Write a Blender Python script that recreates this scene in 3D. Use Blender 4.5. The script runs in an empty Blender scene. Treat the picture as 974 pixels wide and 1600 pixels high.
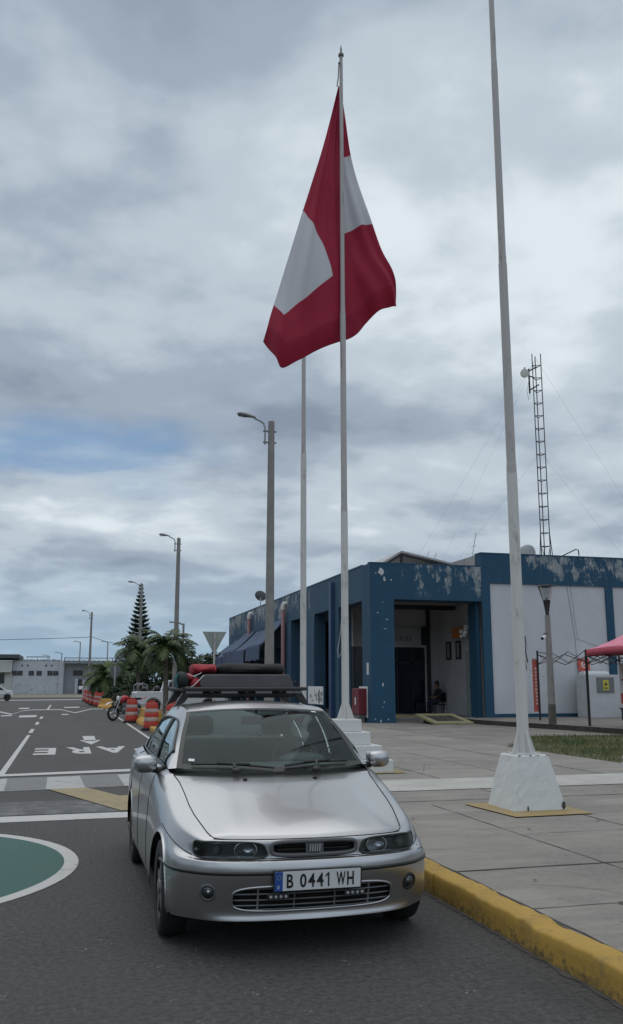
import bpy, bmesh, math, random
from mathutils import Vector, Matrix
random.seed(7)
R = math.radians
S = bpy.context.scene
COL = S.collection

# ------------------------------------------------------------------ camera
cam_d = bpy.data.cameras.new('camera')
cam = bpy.data.objects.new('camera', cam_d); COL.objects.link(cam)
cam_d.sensor_fit = 'VERTICAL'; cam_d.sensor_height = 36.0; cam_d.sensor_width = 36.0
cam_d.lens = 36.0*1400/1600
cam_d.clip_start = 0.05; cam_d.clip_end = 6000
cam.location = (0, 0, 1.58)
cam.rotation_euler = (R(90+10.837), 0, R(-15.002))
S.camera = cam

# ------------------------------------------------------------------ sky, sun, exposure
SUN_EL, SUN_AZ = 58.0, -28.0        # azimuth from +Y towards +X
W = bpy.data.worlds.new('World'); S.world = W; W.use_nodes = True
nt = W.node_tree; N = nt.nodes; L = nt.links; N.clear()
def wn(t, **k):
    n = N.new(t)
    for a, b in k.items(): setattr(n, a, b)
    return n
def wm(op, a, b=None, c=None, clamp=False):
    n = wn('ShaderNodeMath', operation=op, use_clamp=clamp)
    for i, v in enumerate((a, b, c)):
        if v is None: continue
        if isinstance(v, (int, float)): n.inputs[i].default_value = v
        else: L.new(v, n.inputs[i])
    return n.outputs[0]
def wmix(f, a, b):
    n = wn('ShaderNodeMix', data_type='RGBA')
    for i, v in ((0, f), (6, a), (7, b)):
        if isinstance(v, (int, float)): n.inputs[i].default_value = v
        elif isinstance(v, tuple): n.inputs[i].default_value = (*v, 1)
        else: L.new(v, n.inputs[i])
    return n.outputs[2]
def wramp(v, stops):
    n = wn('ShaderNodeValToRGB'); e = n.color_ramp.elements
    while len(e) < len(stops): e.new(0.5)
    for el, (p, c) in zip(e, stops):
        el.position = p; el.color = (*c, 1) if isinstance(c, tuple) else (c, c, c, 1)
    n.color_ramp.interpolation = 'EASE'
    L.new(v, n.inputs[0]); return n.outputs[0]
out = wn('ShaderNodeOutputWorld'); bg = wn('ShaderNodeBackground'); L.new(bg.outputs[0], out.inputs[0])
bg.inputs[1].default_value = 0.1
sky = wn('ShaderNodeTexSky', sky_type='NISHITA', sun_disc=False)
sky.sun_elevation = R(SUN_EL); sky.sun_rotation = R(SUN_AZ); sky.altitude = 10; sky.dust_density = 1.5
tc = wn('ShaderNodeTexCoord'); sp = wn('ShaderNodeSeparateXYZ'); L.new(tc.outputs['Generated'], sp.inputs[0])
dx, dy, dz = sp.outputs
zc = wm('MAXIMUM', dz, 0.0); zz = wm('ADD', zc, 0.20)
cb = wn('ShaderNodeCombineXYZ'); L.new(wm('DIVIDE', dx, zz), cb.inputs[0]); L.new(wm('DIVIDE', dy, zz), cb.inputs[1])
def wnoise(scale, detail, rough, off, dist=0.0, stretch=(1, 1, 1)):
    mp = wn('ShaderNodeMapping'); L.new(cb.outputs[0], mp.inputs[0])
    mp.inputs['Location'].default_value = off; mp.inputs['Scale'].default_value = stretch
    n = wn('ShaderNodeTexNoise'); L.new(mp.outputs[0], n.inputs[0])
    n.inputs['Scale'].default_value = scale; n.inputs['Detail'].default_value = detail
    n.inputs['Roughness'].default_value = rough; n.inputs['Distortion'].default_value = dist
    return n.outputs[0]
big = wnoise(0.9, 3, 0.45, (3.1, 7.7, 0), 0.25)
mid = wnoise(2.6, 6, 0.50, (11.3, 2.9, 0), 0.15)
fine = wnoise(7.5, 6, 0.52, (5.3, 1.1, 0), 0.2)
tone = wm('ADD', wm('MULTIPLY', big, 0.47), wm('ADD', wm('MULTIPLY', mid, 0.41), wm('MULTIPLY', fine, 0.12)))
def wblob(az, el, sa, se, gain):       # a softer, brighter or bluer part of the cloud sheet in one direction of the sky
    # angular distance measured in azimuth / elevation
    a = wm('ARCTAN2', dx, dy); e = wm('ARCSINE', dz)
    da = wm('DIVIDE', wm('SUBTRACT', a, R(az)), R(sa)); de = wm('DIVIDE', wm('SUBTRACT', e, R(el)), R(se))
    q = wm('ADD', wm('MULTIPLY', da, da), wm('MULTIPLY', de, de))
    return wm('MULTIPLY', wm('POWER', 2.718, wm('MULTIPLY', q, -1.0)), gain)
tone = wm('ADD', tone, wblob(29, 24, 14, 11, 0.070))
tone = wm('ADD', tone, wblob(2, 29, 9, 6, 0.07))
tone = wm('ADD', tone, wblob(14, 40, 40, 7, -0.05))
tone = wm('ADD', tone, wblob(10, 9, 30, 5, 0.02))
cloud = wramp(tone, [(0.36, (2.35, 2.9, 3.7)), (0.455, (3.35, 4.0, 4.85)), (0.545, (4.95, 5.7, 6.4)), (0.64, (7.1, 7.8, 8.3))])
blue = wmix(0.85, sky.outputs[0], (1.55, 2.95, 5.0))
gap = wm('ADD', wnoise(1.9, 5, 0.55, (8.2, 4.4, 0), 0.4, (0.6, 1, 1)), wblob(-1, 14.0, 12, 2.8, 0.36))
gap = wm('ADD', gap, wblob(20, 25, 30, 12, -0.12))
gapm = wramp(gap, [(0.60, 0.0), (0.82, 0.8)])
skyc = wmix(gapm, cloud, blue)
low = wramp(dz, [(0.0, 0.75), (0.17, 0.0)])
skyc = wmix(low, skyc, (2.95, 4.4, 5.75))
back = wramp(wm('MULTIPLY', dy, -1.0), [(0.0, 1.0/1.6), (0.75, 1.0)])     # unseen sky behind the viewer, brightened to lift surfaces that face it
bk = wn('ShaderNodeVectorMath', operation='SCALE'); L.new(skyc, bk.inputs[0]); L.new(wm('MULTIPLY', back, 1.6), bk.inputs['Scale']); skyc = bk.outputs[0]
# added hill-like dark band, unseen beside and behind the viewer, to darken car-side reflections
hn = wn('ShaderNodeTexNoise'); hn.inputs['Scale'].default_value = 9.0; L.new(tc.outputs['Generated'], hn.inputs[0])
he = wm('SUBTRACT', wm('ADD', 0.075, wm('MULTIPLY', hn.outputs[0], 0.11)), dz)
side_ = wramp(wm('ADD', wm('MULTIPLY', dx, 0.26), wm('MULTIPLY', dy, 0.966)), [(0.35, 1.0), (0.60, 0.0)])
skyc = wmix(wm('MULTIPLY', wramp(he, [(0.0, 0.0), (0.02, 1.0)]), side_), skyc, (0.75, 0.95, 0.95))
hi = wramp(dz, [(0.68, 0.0), (0.93, 1.0)])      # thinner, brighter cloud high overhead round the veiled sun
L.new(wmix(hi, skyc, (9.6, 10.0, 10.3)), bg.inputs[0])

sd = bpy.data.lights.new('sun', 'SUN'); sd.energy = 0.75; sd.angle = R(70); sd.color = (1.0, 0.98, 0.95)
sun = bpy.data.objects.new('sun', sd); COL.objects.link(sun)
dirv = Vector((math.sin(R(SUN_AZ))*math.cos(R(SUN_EL)), math.cos(R(SUN_AZ))*math.cos(R(SUN_EL)), math.sin(R(SUN_EL))))
sun.rotation_euler = dirv.to_track_quat('Z', 'Y').to_euler(); sun.location = dirv*50
vs = S.view_settings; vs.view_transform = 'Standard'; vs.look = 'None'; vs.gamma = 1; vs.use_curve_mapping = False
vs.exposure = 0.05
S.cycles.max_bounces = 8; S.cycles.transparent_max_bounces = 16
S.cycles.use_denoising = True

# ------------------------------------------------------------------ materials
MATS = {}
def mat(name, c, rough=0.7, metal=0.0, var=0.12, scale=6.0, bump=0.0, coat=0.0, spec=0.5, c2=None, thr=None, detail=5, stretch=None):
    """procedural principled material; c2 with thr=(lo,hi): second colour where the noise passes"""
    if name in MATS: return MATS[name]
    m = bpy.data.materials.new(name); m.use_nodes = True
    t = m.node_tree; n, l = t.nodes, t.links
    b = n['Principled BSDF']
    b.inputs['Roughness'].default_value = rough; b.inputs['Metallic'].default_value = metal
    b.inputs['Coat Weight'].default_value = coat; b.inputs['Specular IOR Level'].default_value = spec
    if coat: b.inputs['Coat Roughness'].default_value = 0.08
    tcn = n.new('ShaderNodeTexCoord'); src = tcn.outputs['Object']
    if stretch:
        mp = n.new('ShaderNodeMapping'); l.new(src, mp.inputs[0]); mp.inputs['Scale'].default_value = stretch; src = mp.outputs[0]
    nz = n.new('ShaderNodeTexNoise'); l.new(src, nz.inputs[0])
    nz.inputs['Scale'].default_value = scale; nz.inputs['Detail'].default_value = detail; nz.inputs['Roughness'].default_value = 0.6
    rp = n.new('ShaderNodeValToRGB'); l.new(nz.outputs[0], rp.inputs[0]); e = rp.color_ramp.elements
    if c2 is None:
        e[0].position = 0.3; e[1].position = 0.7
        e[0].color = tuple(max(0, v*(1-var)) for v in c)+(1,); e[1].color = tuple(min(1, v*(1+var)) for v in c)+(1,)
    else:
        lo, hi = thr or (0.5, 0.6)
        e[0].position = lo; e[1].position = hi; e[0].color = (*c, 1); e[1].color = (*c2, 1)
    l.new(rp.outputs[0], b.inputs['Base Color'])
    if bump:
        bp = n.new('ShaderNodeBump'); bp.inputs['Strength'].default_value = bump; bp.inputs['Distance'].default_value = 0.01
        nb = n.new('ShaderNodeTexNoise'); l.new(tcn.outputs['Object'], nb.inputs[0]); nb.inputs['Scale'].default_value = scale*8
        nb.inputs['Detail'].default_value = 4
        l.new(nb.outputs[0], bp.inputs['Height']); l.new(bp.outputs[0], b.inputs['Normal'])
    MATS[name] = m; return m

class G:
    """tiny node helper for the richer surfaces"""
    def __init__(s, name, rough=0.8):
        s.m = bpy.data.materials.new(name); s.m.use_nodes = True; s.t = s.m.node_tree
        s.n, s.l = s.t.nodes, s.t.links; s.b = s.n['Principled BSDF']; s.b.inputs['Roughness'].default_value = rough
        s.tc = s.n.new('ShaderNodeTexCoord'); s.geo = s.n.new('ShaderNodeNewGeometry'); MATS[name] = s.m
        s.pos = s.geo.outputs['Position']; s.sep = s.n.new('ShaderNodeSeparateXYZ'); s.l.new(s.pos, s.sep.inputs[0])
    def noise(s, scale, detail=5, rough=0.6, stretch=None, src=None):
        src = src or s.pos
        if stretch:
            mp = s.n.new('ShaderNodeMapping'); s.l.new(src, mp.inputs[0]); mp.inputs['Scale'].default_value = stretch; src = mp.outputs[0]
        n = s.n.new('ShaderNodeTexNoise'); s.l.new(src, n.inputs[0]); n.inputs['Scale'].default_value = scale
        n.inputs['Detail'].default_value = detail; n.inputs['Roughness'].default_value = rough; return n.outputs[0]
    def vor(s, scale, src=None):
        n = s.n.new('ShaderNodeTexVoronoi'); s.l.new(src or s.pos, n.inputs[0]); n.inputs['Scale'].default_value = scale; return n
    def ramp(s, v, a, b, ca=0.0, cb=1.0):
        n = s.n.new('ShaderNodeValToRGB'); e = n.color_ramp.elements; e[0].position, e[1].position = a, b
        for el, c in zip(e, (ca, cb)): el.color = (*c, 1) if isinstance(c, tuple) else (c, c, c, 1)
        s.l.new(v, n.inputs[0]); return n.outputs[0]
    def math(s, op, a, b=None, clamp=False):
        n = s.n.new('ShaderNodeMath'); n.operation = op; n.use_clamp = clamp
        for i, v in enumerate((a, b)):
            if v is None: continue
            if isinstance(v, (int, float)): n.inputs[i].default_value = v
            else: s.l.new(v, n.inputs[i])
        return n.outputs[0]
    def mix(s, f, a, b):
        n = s.n.new('ShaderNodeMix'); n.data_type = 'RGBA'
        for i, v in ((0, f), (6, a), (7, b)):
            if isinstance(v, (int, float)): n.inputs[i].default_value = v
            elif isinstance(v, tuple): n.inputs[i].default_value = (*v, 1)
            else: s.l.new(v, n.inputs[i])
        return n.outputs[2]
    def done(s, col, bump=None, strength=0.3, dist=0.01, rough=None):
        s.l.new(col, s.b.inputs['Base Color'])
        if bump is not None:
            bp = s.n.new('ShaderNodeBump'); bp.inputs['Strength'].default_value = strength; bp.inputs['Distance'].default_value = dist
            s.l.new(bump, bp.inputs['Height']); s.l.new(bp.outputs[0], s.b.inputs['Normal'])
        if rough is not None: s.l.new(rough, s.b.inputs['Roughness'])
        return s.m

# asphalt: grain, pale chips, worn patches
g = G('asphalt', 0.85)
grain = g.noise(26, 6, 0.85); broad = g.noise(0.35, 5, 0.6); streak = g.noise(0.8, 4, 0.6, (1.0, 0.16, 1))
chips = g.math('LESS_THAN', g.vor(19).outputs['Distance'], 0.16)
chipm = g.math('MULTIPLY', chips, g.ramp(g.noise(3.5, 5, .7), 0.55, 0.64))
spill = g.math('MULTIPLY', g.math('LESS_THAN', g.vor(30).outputs['Distance'], 0.25), g.ramp(g.noise(1.3, 4, 0.65), 0.63, 0.72))
c = g.mix(g.ramp(grain, 0.40, 0.62), (0.013, 0.0125, 0.012), (0.084, 0.080, 0.075))
c = g.mix(g.ramp(broad, 0.35, 0.7, 0.0, 0.45), c, (0.072, 0.070, 0.067))
c = g.mix(g.ramp(streak, 0.45, 0.75, 0.0, 0.35), c, (0.035, 0.035, 0.036))
c = g.mix(g.math('MULTIPLY', chipm, 0.8), c, (0.28, 0.27, 0.26))
c = g.mix(g.math('MULTIPLY', spill, 0.8), c, (0.42, 0.41, 0.39))
oil = g.math('MULTIPLY', g.ramp(g.noise(0.9, 4, 0.6, (1.0, 0.35, 1)), 0.60, 0.72), 0.5)
c = g.mix(oil, c, (0.018, 0.018, 0.018))
M_ASPH = g.done(c, grain, 0.8, 0.012)

# weathered concrete slabs
g = G('concrete_slab', 0.85)
broad = g.noise(0.55, 6, 0.62); fine_ = g.noise(22, 5, 0.65); st = g.noise(1.9, 6, 0.7, (0.35, 1.5, 1))
spots = g.math('MULTIPLY', g.math('LESS_THAN', g.vor(3.1).outputs['Distance'], 0.06), 0.6)
cracks = g.vor(0.55); cracks.feature = 'DISTANCE_TO_EDGE'
c = g.mix(g.ramp(broad, 0.3, 0.7), (0.150, 0.139, 0.119), (0.272, 0.252, 0.220))
c = g.mix(g.ramp(st, 0.42, 0.66, 0.0, 0.65), c, (0.105, 0.098, 0.088))
c = g.mix(g.ramp(fine_, 0.35, 0.7, 0.0, 0.35), c, (0.29, 0.275, 0.25))
c = g.mix(spots, c, (0.09, 0.085, 0.08))
M_CONC = g.done(c, fine_, 0.25, 0.006)
M_CONC2 = mat('old_concrete', (0.17, 0.155, 0.14), 0.9, var=0.3, scale=1.2, bump=0.3)
M_STRIPE = mat('pale_concrete', (0.37, 0.36, 0.335), 0.85, var=0.14, scale=1.7, bump=0.15)
M_JOINT = mat('joint_dirt', (0.055, 0.05, 0.045), 0.95, var=0.35, scale=9)

# worn paints
def worn(name, c, c2, lo, hi, scale=9, rough=0.75):
    g = G(name, rough)
    n1 = g.noise(scale, 6, 0.7); n2 = g.noise(1.1, 4, 0.6); n3 = g.noise(60, 2, 0.6)
    f = g.ramp(g.math('ADD', g.math('MULTIPLY', n1, 0.7), g.math('MULTIPLY', n2, 0.3)), lo, hi)
    cc = g.mix(g.ramp(n3, 0.3, 0.8, 0.0, 0.35), c, tuple(v*0.72 for v in c))
    return g.done(g.mix(f, cc, c2), n1, 0.25, 0.004)
g = G('yellow_kerb_paint', 0.8)
n1 = g.noise(5, 7, .75); n2 = g.noise(22, 5, .75); n3 = g.noise(1.2, 4, .6); z_ = g.sep.outputs[2]
c = g.mix(g.ramp(n3, .35, .7), (0.33, 0.205, 0.036), (0.41, 0.25, 0.045))
c = g.mix(g.ramp(n1, .52, .72, 0, .75), c, (0.17, 0.115, 0.045))
c = g.mix(g.ramp(n2, .60, .72, 0, .6), c, (0.09, 0.068, 0.038))
spl = g.math('ADD', n2, g.math('MULTIPLY', g.ramp(z_, 0.0, 0.12, 1.0, 0.0), 0.22))
c = g.mix(g.ramp(spl, .60, .78, 0, .75), c, (0.055, 0.047, 0.035))
M_KERB = g.done(c, n2, 0.5, 0.008)
M_PAD = worn('yellow_pad_paint', (0.31, 0.215, 0.08), (0.26, 0.235, 0.19), 0.50, 0.66, 5)
M_WLINE = worn('road_white_paint', (0.45, 0.44, 0.43), (0.11, 0.11, 0.11), 0.55, 0.75, 8)
M_WBAND = worn('crossing_white_paint', (0.36, 0.355, 0.345), (0.15, 0.15, 0.148), 0.5, 0.75, 5)
M_GBAND = worn('crossing_grey_paint', (0.16, 0.16, 0.158), (0.08, 0.08, 0.08), 0.5, 0.7, 6)
M_SCUFF = worn('scuffed_old_paint', (0.062, 0.062, 0.064), (0.17, 0.17, 0.17), 0.47, 0.66, 4.5)
M_YROAD = worn('road_yellow_paint', (0.29, 0.225, 0.115), (0.14, 0.12, 0.08), 0.48, 0.72, 6)
M_GREEN = worn('road_green_paint', (0.018, 0.088, 0.072), (0.03, 0.07, 0.062), 0.45, 0.75, 4)
M_WHITEP = worn('white_plinth_paint', (0.60, 0.61, 0.60), (0.48, 0.465, 0.43), 0.55, 0.75, 20)

# blue render with peeling paint near the parapet
def peel(name, base, z0, z1, x0, x1, side=False):
    g = G(name, 0.75)
    x, y, z = g.sep.outputs
    n1 = g.noise(2.6, 8, 0.75, (1.0, 1.0, 0.5)); n2 = g.noise(0.55, 3, 0.5); n3 = g.noise(3.2, 4, 0.7)
    zf = g.ramp(g.math('DIVIDE', g.math('SUBTRACT', z, z0), z1-z0), 0.0, 0.6)
    ax = y if side else x
    xf = g.ramp(g.math('DIVIDE', g.math('SUBTRACT', ax, x0), x1-x0), 0.0, 0.35)
    amt = g.math('MULTIPLY', zf, xf)
    v = g.math('ADD', n1, g.math('MULTIPLY', g.math('SUBTRACT', amt, 1.0), 0.20))
    v = g.math('ADD', v, g.math('MULTIPLY', g.math('SUBTRACT', n2, 0.5), 0.35))
    f = g.ramp(v, 0.455, 0.525)
    rare = g.math('MULTIPLY', g.ramp(n1, 0.685, 0.70), 0.8)
    f = g.math('MAXIMUM', f, rare)
    b0 = g.mix(g.ramp(n3, 0.3, 0.75), base, tuple(v*1.22 for v in base))
    b0 = g.mix(g.ramp(g.noise(0.6, 4, 0.6, (2.5, 2.5, 0.3)), 0.45, 0.7, 0.0, 0.35), b0, tuple(v*0.7 for v in base))
    pale = g.mix(g.ramp(n3, 0.35, 0.65), (0.13, 0.17, 0.19), (0.36, 0.37, 0.37))
    return g.done(g.mix(f, b0, pale), f, 0.3, 0.006)
BLUE = (0.010, 0.058, 0.110)
M_BLUE_F = peel('blue_render_front', BLUE, 4.3, 6.3, 11.5, 16.5)
M_BLUE_R = peel('blue_render_block', BLUE, 5.2, 6.7, 16.5, 22.0)
M_BLUE_S = peel('blue_render_side', (0.024, 0.068, 0.116), 4.6, 6.3, 38.0, 52.0, True)
M_BLUE = mat('blue_paint', BLUE, 0.6, var=0.2, scale=1.5)
M_WALLW = None
g = G('white_render', 0.8)
n1 = g.noise(0.7, 5, 0.6); n2 = g.noise(1.3, 6, 0.7, (2.2, 2.2, 0.25)); n3 = g.noise(4.0, 6, 0.75)
c = g.mix(g.ramp(n1, 0.3, 0.7), (0.47, 0.475, 0.50), (0.56, 0.565, 0.585))
c = g.mix(g.ramp(n2, 0.55, 0.8, 0.0, 0.35), c, (0.42, 0.42, 0.42))
c = g.mix(g.ramp(n3, 0.70, 0.74, 0.0, 0.7), c, (0.14, 0.14, 0.15))
M_WALLW = g.done(c, n3, 0.15, 0.005)
M_GREYC = mat('raw_render', (0.30, 0.30, 0.295), 0.85, var=0.22, scale=1.6, stretch=(2, 2, 0.4), bump=0.2)
M_INT = mat('porch_wall', (0.40, 0.40, 0.415), 0.8, var=0.08, scale=1.5)
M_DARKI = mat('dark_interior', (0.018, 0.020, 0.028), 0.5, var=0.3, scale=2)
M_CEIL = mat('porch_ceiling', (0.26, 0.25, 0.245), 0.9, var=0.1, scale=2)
M_DGLASS = mat('dark_glass', (0.008, 0.011, 0.022), 0.12, var=0.2, scale=2, spec=0.6)
M_POLE = mat('pole_white_paint', (0.55, 0.54, 0.52), 0.55, scale=3.5, c2=(0.26, 0.235, 0.215), thr=(0.56, 0.72), stretch=(2, 2, 0.6), bump=0.1)
M_POLEG = mat('pole_grey_paint', (0.42, 0.40, 0.385), 0.55, scale=2.5, c2=(0.17, 0.15, 0.14), thr=(0.55, 0.72), stretch=(2, 2, 0.5))
M_CPOLE = mat('concrete_pole', (0.235, 0.225, 0.21), 0.85, var=0.14, scale=3, bump=0.15)
M_GALV = mat('galvanised_steel', (0.34, 0.35, 0.36), 0.45, 0.7, var=0.15, scale=8)
M_LAMPH = mat('lamp_head_grey', (0.30, 0.31, 0.32), 0.45, 0.1, var=0.1, scale=8)
M_BLACK = mat('black_steel', (0.018, 0.018, 0.020), 0.5, 0.1, var=0.2, scale=6)
M_RED = mat('red_cabinet', (0.13, 0.010, 0.018), 0.5, var=0.15, scale=4)
M_PINKP = mat('pink_pipe', (0.30, 0.17, 0.17), 0.6, var=0.15, scale=4)
M_AWN = mat('awning_cloth', (0.045, 0.075, 0.135), 0.85, var=0.25, scale=2.5, bump=0.15)
M_TENT = mat('pink_canopy', (0.62, 0.20, 0.28), 0.8, var=0.12, scale=3, bump=0.1)
M_TENTR = mat('red_valance', (0.36, 0.055, 0.085), 0.8, var=0.12, scale=3)
M_ORSIGN = mat('orange_red_sign', (0.52, 0.085, 0.055), 0.55, var=0.08, scale=4)
M_WSIGN = mat('white_sign', (0.66, 0.66, 0.66), 0.5, var=0.06, scale=4)
M_DKRED = mat('dark_red_ink', (0.30, 0.02, 0.05), 0.6, var=0.1)
M_YEL = mat('yellow_label', (0.50, 0.46, 0.06), 0.6, var=0.1, scale=9)
M_GREYM = mat('grey_metal', (0.16, 0.165, 0.17), 0.5, 0.2, var=0.15, scale=5)
M_LGREY = mat('light_grey_metal', (0.46, 0.47, 0.48), 0.5, 0.0, var=0.08, scale=4)
M_BROWN = mat('mossy_dark_concrete', (0.040, 0.033, 0.028), 0.95, var=0.4, scale=3, bump=0.4)
M_BARR = mat('traffic_orange', (0.46, 0.050, 0.034), 0.55, var=0.15, scale=5)
M_BARW = mat('reflective_band', (0.42, 0.33, 0.31), 0.5, var=0.15, scale=5)
M_YBAR = mat('yellow_barrier', (0.46, 0.24, 0.03), 0.6, var=0.2, scale=3)
M_FARW = mat('far_render', (0.44, 0.455, 0.485), 0.85, var=0.10, scale=0.5)
M_FARD = mat('far_window', (0.035, 0.04, 0.05), 0.3, var=0.2, scale=1)
M_WCAR = mat('white_car_paint', (0.66, 0.67, 0.68), 0.3, var=0.03, coat=0.6)
M_RUB = mat('tyre_rubber', (0.016, 0.016, 0.017), 0.8, var=0.25, scale=12)
M_GRASS = None

def glass_mat(name, tint, rough=0.02, refl=1.0):
    m = bpy.data.materials.new(name); m.use_nodes = True; t = m.node_tree; n, l = t.nodes, t.links; n.clear()
    o = n.new('ShaderNodeOutputMaterial'); mx = n.new('ShaderNodeMixShader'); tr = n.new('ShaderNodeBsdfTransparent')
    gl = n.new('ShaderNodeBsdfGlossy'); fr = n.new('ShaderNodeFresnel'); fr.inputs[0].default_value = 1.52
    tr.inputs[0].default_value = (*tint, 1); gl.inputs['Roughness'].default_value = rough
    gl.inputs[0].default_value = (0.86, 0.97, 1.0, 1)
    ml = n.new('ShaderNodeMath'); ml.operation = 'MULTIPLY'; ml.inputs[1].default_value = refl; ml.use_clamp = True
    l.new(fr.outputs[0], ml.inputs[0]); l.new(ml.outputs[0], mx.inputs[0])
    nz = n.new('ShaderNodeTexNoise'); nz.inputs['Scale'].default_value = 3
    bp = n.new('ShaderNodeBump'); bp.inputs['Strength'].default_value = 0.015; l.new(nz.outputs[0], bp.inputs['Height']); l.new(bp.outputs[0], gl.inputs['Normal'])
    l.new(tr.outputs[0], mx.inputs[1]); l.new(gl.outputs[0], mx.inputs[2]); l.new(mx.outputs[0], o.inputs[0])
    MATS[name] = m; return m
M_GLASS = glass_mat('windscreen_glass', (0.78, 0.93, 0.91), 0.02, 0.55)
M_SGLASS = glass_mat('side_glass', (0.64, 0.76, 0.74), 0.02, 1.4)
M_LENS = glass_mat('lamp_lens', (0.80, 0.82, 0.84), 0.05, 1.3)
M_LAMPCONE = glass_mat('lantern_lens', (0.75, 0.76, 0.78), 0.15, 1.2)

# ------------------------------------------------------------------ mesh helpers
class MB:
    def __init__(s): s.bm = bmesh.new()
    def quad(s, *p):
        return s.bm.faces.new([s.bm.verts.new(q) for q in p])
    def poly(s, pts, z=None):
        return s.bm.faces.new([s.bm.verts.new((p[0], p[1], z) if z is not None else p) for p in pts])
    def box(s, x0, x1, y0, y1, z0, z1, mtx=None):
        v = [s.bm.verts.new(p) for p in ((x0,y0,z0),(x1,y0,z0),(x1,y1,z0),(x0,y1,z0),(x0,y0,z1),(x1,y0,z1),(x1,y1,z1),(x0,y1,z1))]
        for f in ((0,3,2,1),(4,5,6,7),(0,1,5,4),(1,2,6,5),(2,3,7,6),(3,0,4,7)): s.bm.faces.new([v[i] for i in f])
        if mtx is not None:
            for q in v: q.co = mtx @ q.co
        return s
    def hexa(s, b, t):          # bottom 4 points, top 4 points
        v = [s.bm.verts.new(p) for p in list(b)+list(t)]
        for f in ((0,3,2,1),(4,5,6,7),(0,1,5,4),(1,2,6,5),(2,3,7,6),(3,0,4,7)): s.bm.faces.new([v[i] for i in f])
        return s
    def prism(s, pts, d):       # polygon extruded along vector d
        d = Vector(d); a = [s.bm.verts.new(p) for p in pts]; b = [s.bm.verts.new(Vector(p)+d) for p in pts]
        n = len(pts); s.bm.faces.new(a); s.bm.faces.new(b[::-1])
        for i in range(n): s.bm.faces.new((a[i], b[i], b[(i+1)%n], a[(i+1)%n]))
        return s
    def tube(s, pts, r, n=8, cap=True):
        pts = [Vector(p) for p in pts]; rs = r if isinstance(r, (list, tuple)) else [r]*len(pts)
        rings = []; up = None
        for i, p in enumerate(pts):
            d = (pts[min(i+1, len(pts)-1)]-pts[max(i-1, 0)])
            if d.length < 1e-9: d = Vector((0, 0, 1))
            d.normalize()
            if up is None:
                up = Vector((0, 0, 1)) if abs(d.z) < 0.9 else Vector((1, 0, 0))
            a = d.cross(up).normalized(); b = a.cross(d).normalized(); up = b
            rings.append([s.bm.verts.new(p+rs[i]*(math.cos(2*math.pi*k/n)*a+math.sin(2*math.pi*k/n)*b)) for k in range(n)])
        for A, B in zip(rings, rings[1:]):
            for k in range(n): s.bm.faces.new((A[k], A[(k+1)%n], B[(k+1)%n], B[k]))
        if cap: s.bm.faces.new(rings[0][::-1]); s.bm.faces.new(rings[-1])
        return s
    def lathe(s, prof, n=20, mtx=None, cap=True):   # prof: (r, z)
        rings = []
        for r, z in prof:
            ring = []
            for k in range(n):
                p = Vector((r*math.cos(2*math.pi*k/n), r*math.sin(2*math.pi*k/n), z))
                ring.append(s.bm.verts.new(mtx @ p if mtx is not None else p))
            rings.append(ring)
        for A, B in zip(rings, rings[1:]):
            for k in range(n): s.bm.faces.new((A[k], A[(k+1)%n], B[(k+1)%n], B[k]))
        if cap: s.bm.faces.new(rings[0][::-1]); s.bm.faces.new(rings[-1])
        return s
    def ball(s, c, r, sub=2, mtx=None):
        rr = r if isinstance(r, (list, tuple)) else (r, r, r)
        m = Matrix.Translation(c) @ (mtx or Matrix()) @ Matrix.Diagonal((*rr, 1))
        bmesh.ops.create_icosphere(s.bm, subdivisions=sub, radius=1, matrix=m); return s
    def grid(s, rows, close=False):
        V = [[s.bm.verts.new(p) for p in r] for r in rows]
        for A, B in zip(V, V[1:]):
            for k in range(len(A)-1): s.bm.faces.new((A[k], A[k+1], B[k+1], B[k]))
        return V
    def each(s, name, m, parent=None, **k):
        """every loose piece as a part of its own"""
        bm = s.bm; bm.verts.index_update(); seen = set(); out = []
        for v in bm.verts:
            if v in seen: continue
            st = [v]; isl = set()
            while st:
                q = st.pop()
                if q in isl: continue
                isl.add(q); st.extend(e.other_vert(q) for e in q.link_edges)
            seen |= isl; nb = MB(); mp = {q: nb.bm.verts.new(q.co) for q in sorted(isl, key=lambda q: q.index)}
            for f in sorted({f for q in isl for f in q.link_faces}, key=lambda f: f.index): nb.bm.faces.new([mp[q] for q in f.verts])
            out.append(nb.build(name, m, parent, **k))
        bm.free(); return out
    def sides(s, name, m, parent=None, **k):
        """left and right halves as two parts"""
        out = []
        for sx in (1, -1):
            nb = MB(); mp = {}
            for f in s.bm.faces:
                if f.calc_center_median().x*sx > 0:
                    for q in f.verts:
                        if q not in mp: mp[q] = nb.bm.verts.new(q.co)
                    nb.bm.faces.new([mp[q] for q in f.verts])
            out.append(nb.build(name, m, parent, **k))
        s.bm.free(); return out
    def build(s, name, m, parent=None, smooth=False, bevel=0, recalc=True, weld=0):
        if weld: bmesh.ops.remove_doubles(s.bm, verts=s.bm.verts[:], dist=weld)
        if recalc: bmesh.ops.recalc_face_normals(s.bm, faces=s.bm.faces[:])
        me = bpy.data.meshes.new(name); s.bm.to_mesh(me); s.bm.free()
        for q in (m if isinstance(m, (list, tuple)) else [m]): me.materials.append(q)
        if smooth: me.polygons.foreach_set('use_smooth', [True]*len(me.polygons))
        o = bpy.data.objects.new(name, me); COL.objects.link(o)
        if parent is not None: o.parent = parent
        if bevel:
            b = o.modifiers.new('bevel', 'BEVEL'); b.width = bevel; b.segments = 2; b.limit_method = 'ANGLE'
        if smooth == 'auto':
            me.set_sharp_from_angle(angle=R(38))
        return o

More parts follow.
